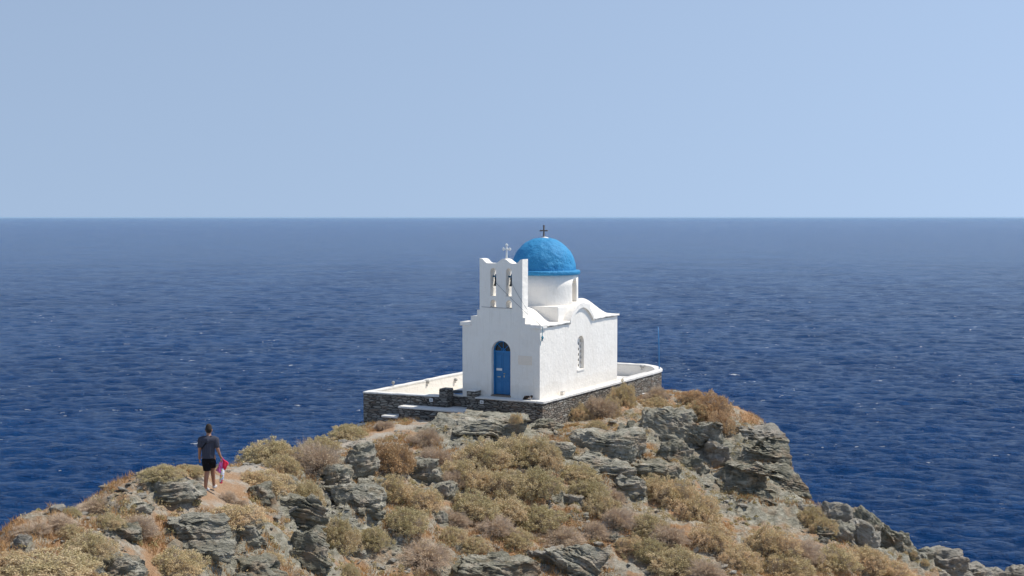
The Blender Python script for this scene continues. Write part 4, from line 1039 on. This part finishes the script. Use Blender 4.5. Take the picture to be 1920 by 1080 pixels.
# ------------------------------------------------------------------ loose growth and rubble (uncountable)
def scatter(n, u0, u1, v0, v1, keep):
    rg = np.random.default_rng(n); out = []
    # sample on the ground plan, keep by mask
    x = rg.uniform(-24, 26, n*6); y = rg.uniform(22, 72, n*6); z = hgt(x, y)
    u = 960+F*x/y; k = (u > -60) & (u < 1980) & ((CAMZ-z)/y < .295) & keep(x, y)
    lx_ = (x-P0[0])*EX[0]+(y-P0[1])*EX[1]; ly_ = (x-P0[0])*EY[0]+(y-P0[1])*EY[1]
    k &= ~((lx_ > -8.8) & (lx_ < .95) & (ly_ > -.65) & (ly_ < 12.8))
    x, y, z = x[k][:n], y[k][:n], z[k][:n]; return x, y, z, rg
def n2(x, y, s, seed): return vnoise(np.stack([x*s, y*s, x*0+seed], -1), seed)
def offpath(x, y): return np.minimum(pdist(PATH, x, y), 9) > .60
x, y, z, rg = scatter(60000, 0, 0, 0, 0, lambda x, y: (n2(x, y, .55, 3)+.5*n2(x, y, 1.9, 4) > .02) & offpath(x, y))
n = len(x); k = 3; X = np.repeat(x, k)+rg.normal(size=n*k)*.035; Y = np.repeat(y, k)+rg.normal(size=n*k)*.035; Z = np.repeat(z, k)
a = rg.random(n*k)*6.28; hgt_ = (.06+.14*rg.random(n*k)); wd = .008+.006*rg.random(n*k); lean = rg.normal(size=(n*k, 2))*.06
P_ = np.stack([X, Y, Z-.01], -1); dx = np.stack([np.cos(a)*wd, np.sin(a)*wd, a*0], -1); up = np.stack([lean[:, 0], lean[:, 1], hgt_], -1)
V = np.stack([P_-dx, P_+dx, P_+up], 1).reshape(-1, 3)
g = mesh_np('dry_grass', V, np.arange(len(V)).reshape(-1, 3), M['grass']); tag(g, 'short orange dried grass scattered over the soil between the bushes', 'grass', kind='stuff')
x, y, z, rg = scatter(3600, 0, 0, 0, 0, lambda x, y: (n2(x, y, .8, 13)+.6*n2(x, y, 2.3, 14) > .05) & offpath(x, y))
n = len(x); k = 80; r_ = .08+.17*rg.random(n)**2; th = rg.random((n, k))*6.28; q = rg.random((n, k))**.5; e = rg.random((n, k))
P_ = np.stack([x[:, None]+np.cos(th)*q*r_[:, None], y[:, None]+np.sin(th)*q*r_[:, None], z[:, None]+(1-q**2)*e*r_[:, None]*.9], -1).reshape(-1, 3)
V, Fq = leaves(P_, np.tile((0, 0, 1.), (len(P_), 1)), .026, rg); t = mesh_np('low_scrub', V, Fq, M['tuft']); tag(t, 'low cushions of dry ground cover between the bushes', 'ground cover', kind='stuff')
x, y, z, rg = scatter(11000, 0, 0, 0, 0, lambda x, y: (n2(x, y, .5, 23)+.6*n2(x, y, 1.7, 24) > -.05))
bm = bmesh.new(); bmesh.ops.create_icosphere(bm, subdivisions=1, radius=1); sv = np.array([v.co[:] for v in bm.verts]); sf = np.array([[v.index for v in f.verts] for f in bm.faces]); bm.free()
n = len(x); s = .022+.06*rg.random(n)**3; s[: n//10] *= 2.2
V = sv[None]*(1+.45*(rg.random((n, len(sv), 1))-.5)); V = V*(s[:, None]*np.stack([1+.8*rg.random(n), 1+.6*rg.random(n), .35+.3*rg.random(n)], 1))[:, None, :]
a = rg.random(n)*6.28; V = np.stack([V[..., 0]*np.cos(a)[:, None]-V[..., 1]*np.sin(a)[:, None], V[..., 0]*np.sin(a)[:, None]+V[..., 1]*np.cos(a)[:, None], V[..., 2]+V[..., 0]*rg.normal(size=(n, 1))*.25], -1)
V += np.stack([x, y, z+s*.15], -1)[:, None, :]
Fq = (sf[None]+(np.arange(n)*len(sv))[:, None, None]).reshape(-1, 3)
t = mesh_np('loose_stones', V.reshape(-1, 3), Fq, M['rock_pale']); tag(t, 'loose chips of pale schist littering the slope', 'stones', kind='stuff')

# ------------------------------------------------------------------ walking man
skin = plain('skin', (.34, .17, .105), .55, .08, scale=4); shirt = plain('slate_grey_shirt', (.055, .058, .078), .9, .15, spec=.1, bump=.006, scale=6)
shorts = plain('black_shorts', (.010, .010, .012), .9, .2, spec=.1); hair = plain('dark_hair', (.022, .014, .010), .8, .3, scale=20)
shoe = plain('light_running_shoes', (.55, .52, .50), .7, .25, scale=18); pink = plain('magenta_fabric', (.70, .03, .22), .7, .15)
f0 = hit(392, 922); f1 = hit(400, 909)
mY = f0[1]; man = empty('person', f0, 0); tag(man, 'man seen from behind walking up the path in grey shirt and black shorts', 'person')
dz = max(-.05, min(.35, f1[2]-f0[2]))+.03
# +x right in the picture, +y away from the camera
L_ = [(-.02, .02, .99), (-.01, .02, 1.10), (-.01, .03, 1.24), (0, .03, 1.38), (0, .03, 1.47), (.0, .05, 1.53), (.0, .07, 1.62), (.0, .06, 1.70)]
E_ = [(i, i+1) for i in range(7)]; r_ = [(.11, .085), (.12, .085), (.135, .09), (.135, .085), (.085, .07), (.055, .055), (.082, .095), (.072, .085)]
def add(pt, par, rad): L_.append(pt); E_.append((par, len(L_)-1)); r_.append(rad if isinstance(rad, tuple) else (rad, rad)); return len(L_)-1
# left arm hanging, right arm slightly out
for sx, pts_ in ((-1, [(-.185, .03, 1.41), (-.235, .02, 1.16), (-.262, .07, .93), (-.262, .09, .87)]), (1, [(.185, .03, 1.41), (.235, .0, 1.16), (.295, .07, .94), (.325, .09, .88)])):
    i = add(pts_[0], 3, .062); i = add(pts_[1], i, .050); e_ = i; i = add(pts_[2], i, .032); i = add(pts_[3], i, (.038, .024)); hnd = i
# standing leg (left) and stepping leg (right, ahead)
i = add((-.09, .02, .93), 0, .105); i = add((-.06, .07, .52), i, .068); i = add((-.075, .03, .38), i, .062); i = add((-.09, -.01, .10), i, .040); i = add((-.09, .03, .05), i, .042); add((-.05, .14, .035), i, .036)
kz = dz
i = add((.08, .03, .93), 0, .105); i = add((.05, .24, .58+kz*.4), i, .068); i = add((.055, .25, .42+kz*.7), i, .06); i = add((.06, .30, .12+kz), i, .040); i = add((.06, .34, .06+kz), i, .042); add((.08, .46, .045+kz), i, .034)
body = caps_obj('body', L_, E_, r_, skin, man, .011)
def fingers(h, side, name):
    V, Ed, Rd = [], [], []
    for k, (ln, off) in enumerate(((.075, -.030), (.085, -.010), (.080, .010), (.062, .028))):
        b = len(V); V += [(h[0], h[1]+off, h[2]-.03), (h[0]+.004*side, h[1]+off*1.1, h[2]-.03-ln*.5), (h[0]-.014*side, h[1]+off*1.15+.004, h[2]-.03-ln*.98)]
        Ed += [(b, b+1), (b+1, b+2)]; Rd += [.011, .0095, .008]
    b = len(V); V += [(h[0], h[1]-.035, h[2]+.0), (h[0]-.012*side, h[1]-.058, h[2]-.035), (h[0]-.018*side, h[1]-.058, h[2]-.065)]; Ed += [(b, b+1), (b+1, b+2)]; Rd += [.013, .011, .009]
    me = []; 
    allv = (V, Ed, Rd)
    return allv
# hands: separate finger chains rooted in the palm, merged into the body mesh
for side, h in ((-1, (-.262, .09, .86)), (1, (.325, .09, .87))):
    V, Ed, Rd = fingers(h, side, 'hand')
    for c in range(5):
        idx = [e for e in Ed if False]
    parts_ = []
    starts = [0, 3, 6, 9, 12]
    for s_ in starts:
        o = skin_obj('finger', V[s_:s_+3], [(0, 1), (1, 2)], Rd[s_:s_+3], skin, man, 1, 0); parts_.append(o)
    bm = bmesh.new(); bm.from_mesh(body.data)
    for o in parts_: bm.from_mesh(o.data); bpy.data.objects.remove(o)
    bm.to_mesh(body.data); bm.free()
# face bits merged in the body: ears, nose
bm = bmesh.new(); bm.from_mesh(body.data)
for ex in (-.083, .083): bmesh.ops.create_icosphere(bm, subdivisions=2, radius=1, matrix=Matrix.Translation((ex, .06, 1.635)) @ Matrix.Diagonal((.014, .024, .034, 1)))
bmesh.ops.create_icosphere(bm, subdivisions=2, radius=1, matrix=Matrix.Translation((-.01, .175, 1.63)) @ Matrix.Diagonal((.014, .022, .024, 1)))
bmesh.ops.create_icosphere(bm, subdivisions=2, radius=1, matrix=Matrix.Translation((-.01, .155, 1.595)) @ Matrix.Diagonal((.028, .012, .009, 1)))
bm.to_mesh(body.data); bm.free()
for p in body.data.polygons: p.use_smooth = True
# shirt
sv_ = [(-.015, .02, .90), (-.01, .02, 1.00), (-.01, .02, 1.14), (-.01, .03, 1.28), (0, .03, 1.38), (0, .03, 1.455)]
se = [(i, i+1) for i in range(5)]; sr = [(.180, .14), (.165, .13), (.172, .125), (.195, .13), (.175, .118), (.09, .08)]
for p_, q_, a_ in (((-.18, .03, 1.395), (-.228, .025, 1.22), 4), ((.18, .03, 1.395), (.228, .01, 1.21), 4)):
    sv_.append(p_); se.append((a_, len(sv_)-1)); sr.append((.098, .092)); sv_.append(q_); se.append((len(sv_)-2, len(sv_)-1)); sr.append((.070, .070))
sh = caps_obj('shirt', sv_, se, sr, shirt, man, .012)
co = np.array([v.co[:] for v in sh.data.vertices]); fold = .010*fbm(co*np.array((14, 14, 4)), 5, 3)
for v, q_ in zip(sh.data.vertices, fold): v.co.x += q_*np.sign(v.co.x); v.co.y -= abs(q_)
sv_ = [(-.012, .02, .97), (-.010, .02, .86), (-.080, .03, .80), (-.058, .065, .55), (.0, .02, .86), (.075, .05, .80), (.052, .20, .60+kz*.3)]
caps_obj('shorts', sv_, [(0, 1), (1, 2), (2, 3), (4, 5), (5, 6)], [(.165, .125), (.175, .135), (.115, .125), (.10, .105), (.12, .125), (.11, .12), (.095, .10)], shorts, man, .012)
caps_obj('hair', [(.0, .030, 1.615), (.0, .038, 1.67), (.0, .055, 1.745)], [(0, 1), (1, 2)], [(.080, .070), (.091, .094), (.078, .092)], hair, man, .010)
for nm, a, b, c in (('shoe', (-.09, -.035, .045), (-.085, .05, .045), (-.045, .17, .035)), ('shoe', (.058, .27, .055+kz), (.06, .35, .055+kz), (.085, .48, .045+kz))):
    s_ = skin_obj(nm, [a, b, c], [(0, 1), (1, 2)], [(.050, .055), (.052, .060), (.048, .036)], shoe, man, 2, 0)
bm = bmesh.new(); tube(bm, [(.085, -.035, 1.50), (.02, -.105, 1.38), (-.07, -.115, 1.28), (-.16, -.07, 1.17), (-.175, .05, 1.10)], .014, 6); bm_obj('shoulder_strap', bm, shorts, man)
bm = bmesh.new(); tube(bm, [(-.092, .04, 1.645), (-.088, .13, 1.65), (-.04, .165, 1.65), (.02, .165, 1.65)], .010, 6); bm_obj('sunglasses', bm, shorts, man)
# bag held in the right hand
bg_ = empty('beach_bag', tuple(Vector(f0)+Vector((.33, .09, .84)))); bg_.scale = (.85, 1, .82); tag(bg_, 'pink and red folded beach bag hanging from the man\'s right hand', 'bag')
def sheet(pts2, th_, y0, seed):
    bm = bmesh.new(); prism(bm, pts2, 'y', y0-th_/2, y0+th_/2); bmesh.ops.recalc_face_normals(bm, faces=bm.faces[:])
    bmesh.ops.triangulate(bm, faces=[f for f in bm.faces if len(f.verts) > 4]); bmesh.ops.subdivide_edges(bm, edges=bm.edges[:], cuts=3, use_grid_fill=True)
    for v in bm.verts: v.co.y += .025*math.sin(v.co.x*38+seed)+.015*math.sin(v.co.z*25+seed*2)
    return bm
stripe = NT('pink_lilac_stripes', .8, .1); wv = stripe.noise(7, 2, .5, stripe.map((4, 1, .8), (0, R(25), 0))); stripe.color(stripe.ramp(wv, [(.40, (.62, .03, .22)), (.5, (.75, .30, .55)), (.6, (.60, .10, .38))]))
flor = NT('white_flowered_fabric', .8, .1); vn = flor.node('ShaderNodeTexVoronoi'); vn.inputs['Scale'].default_value = 26; flor.L(flor.tc.outputs['Object'], vn.inputs['Vector'])
hs = flor.node('ShaderNodeSeparateColor'); flor.L(vn.outputs['Color'], hs.inputs[0]); flor.color(flor.ramp(hs.outputs[0], [(0, (.75, .75, .76)), (.55, (.75, .75, .76)), (.62, (.15, .35, .6)), (.78, (.7, .12, .2)), (.9, (.8, .6, .15))], 'CONSTANT'))
red = plain('bright_red_fabric', (.72, .015, .06), .7, .1)
b1 = bm_obj('pink_flap', sheet([(-.01, .03), (.03, .03), (.03, -.42), (-.05, -.44), (-.19, -.35), (-.08, -.15)], .05, 0, 1), stripe.m, bg_, True)
bm_obj('red_flap', sheet([(.0, .0), (.05, .01), (.20, -.13), (.10, -.34), (.0, -.33)], .05, .03, 2), red, bg_, True)
bm = bmesh.new(); tube(bm, [(-.035, .01, -.74), (-.03, .01, -.70), (.0, .01, -.5), (.02, .01, -.34), (.025, .01, -.28)], [.05, .062, .066, .058, .03], 12); bm_obj('rolled_mat', bm, flor.m, bg_, True)
bm = bmesh.new(); tube(bm, [(-.038, .01, -.775), (-.035, .01, -.741)], [.04, .052], 12); bm_obj('roll_end', bm, red, bg_, True)
bm = bmesh.new(); tube(bm, [(.0, 0, .02), (.02, 0, .075), (.05, 0, .02), (.06, 0, -.05)], .010, 6); bm_obj('carry_loop', bm, pink, bg_)

# ------------------------------------------------------------------ sea air
hm = bpy.data.materials.new('sea_air'); hm.use_nodes = True; hm.node_tree.nodes.remove(hm.node_tree.nodes['Principled BSDF'])
pv = hm.node_tree.nodes.new('ShaderNodeVolumePrincipled'); pv.inputs['Density'].default_value = 1.9e-5; pv.inputs['Color'].default_value = (.50, .76, 1, 1); pv.inputs['Anisotropy'].default_value = 0
hm.node_tree.links.new(pv.outputs[0], hm.node_tree.nodes['Material Output'].inputs['Volume'])
bm = bmesh.new(); box(bm, -41000, 41000, -200, 41000, -6, 34); tag(bm_obj('haze', bm, hm), 'thin blue sea air between the headland and the horizon', kind='stuff')
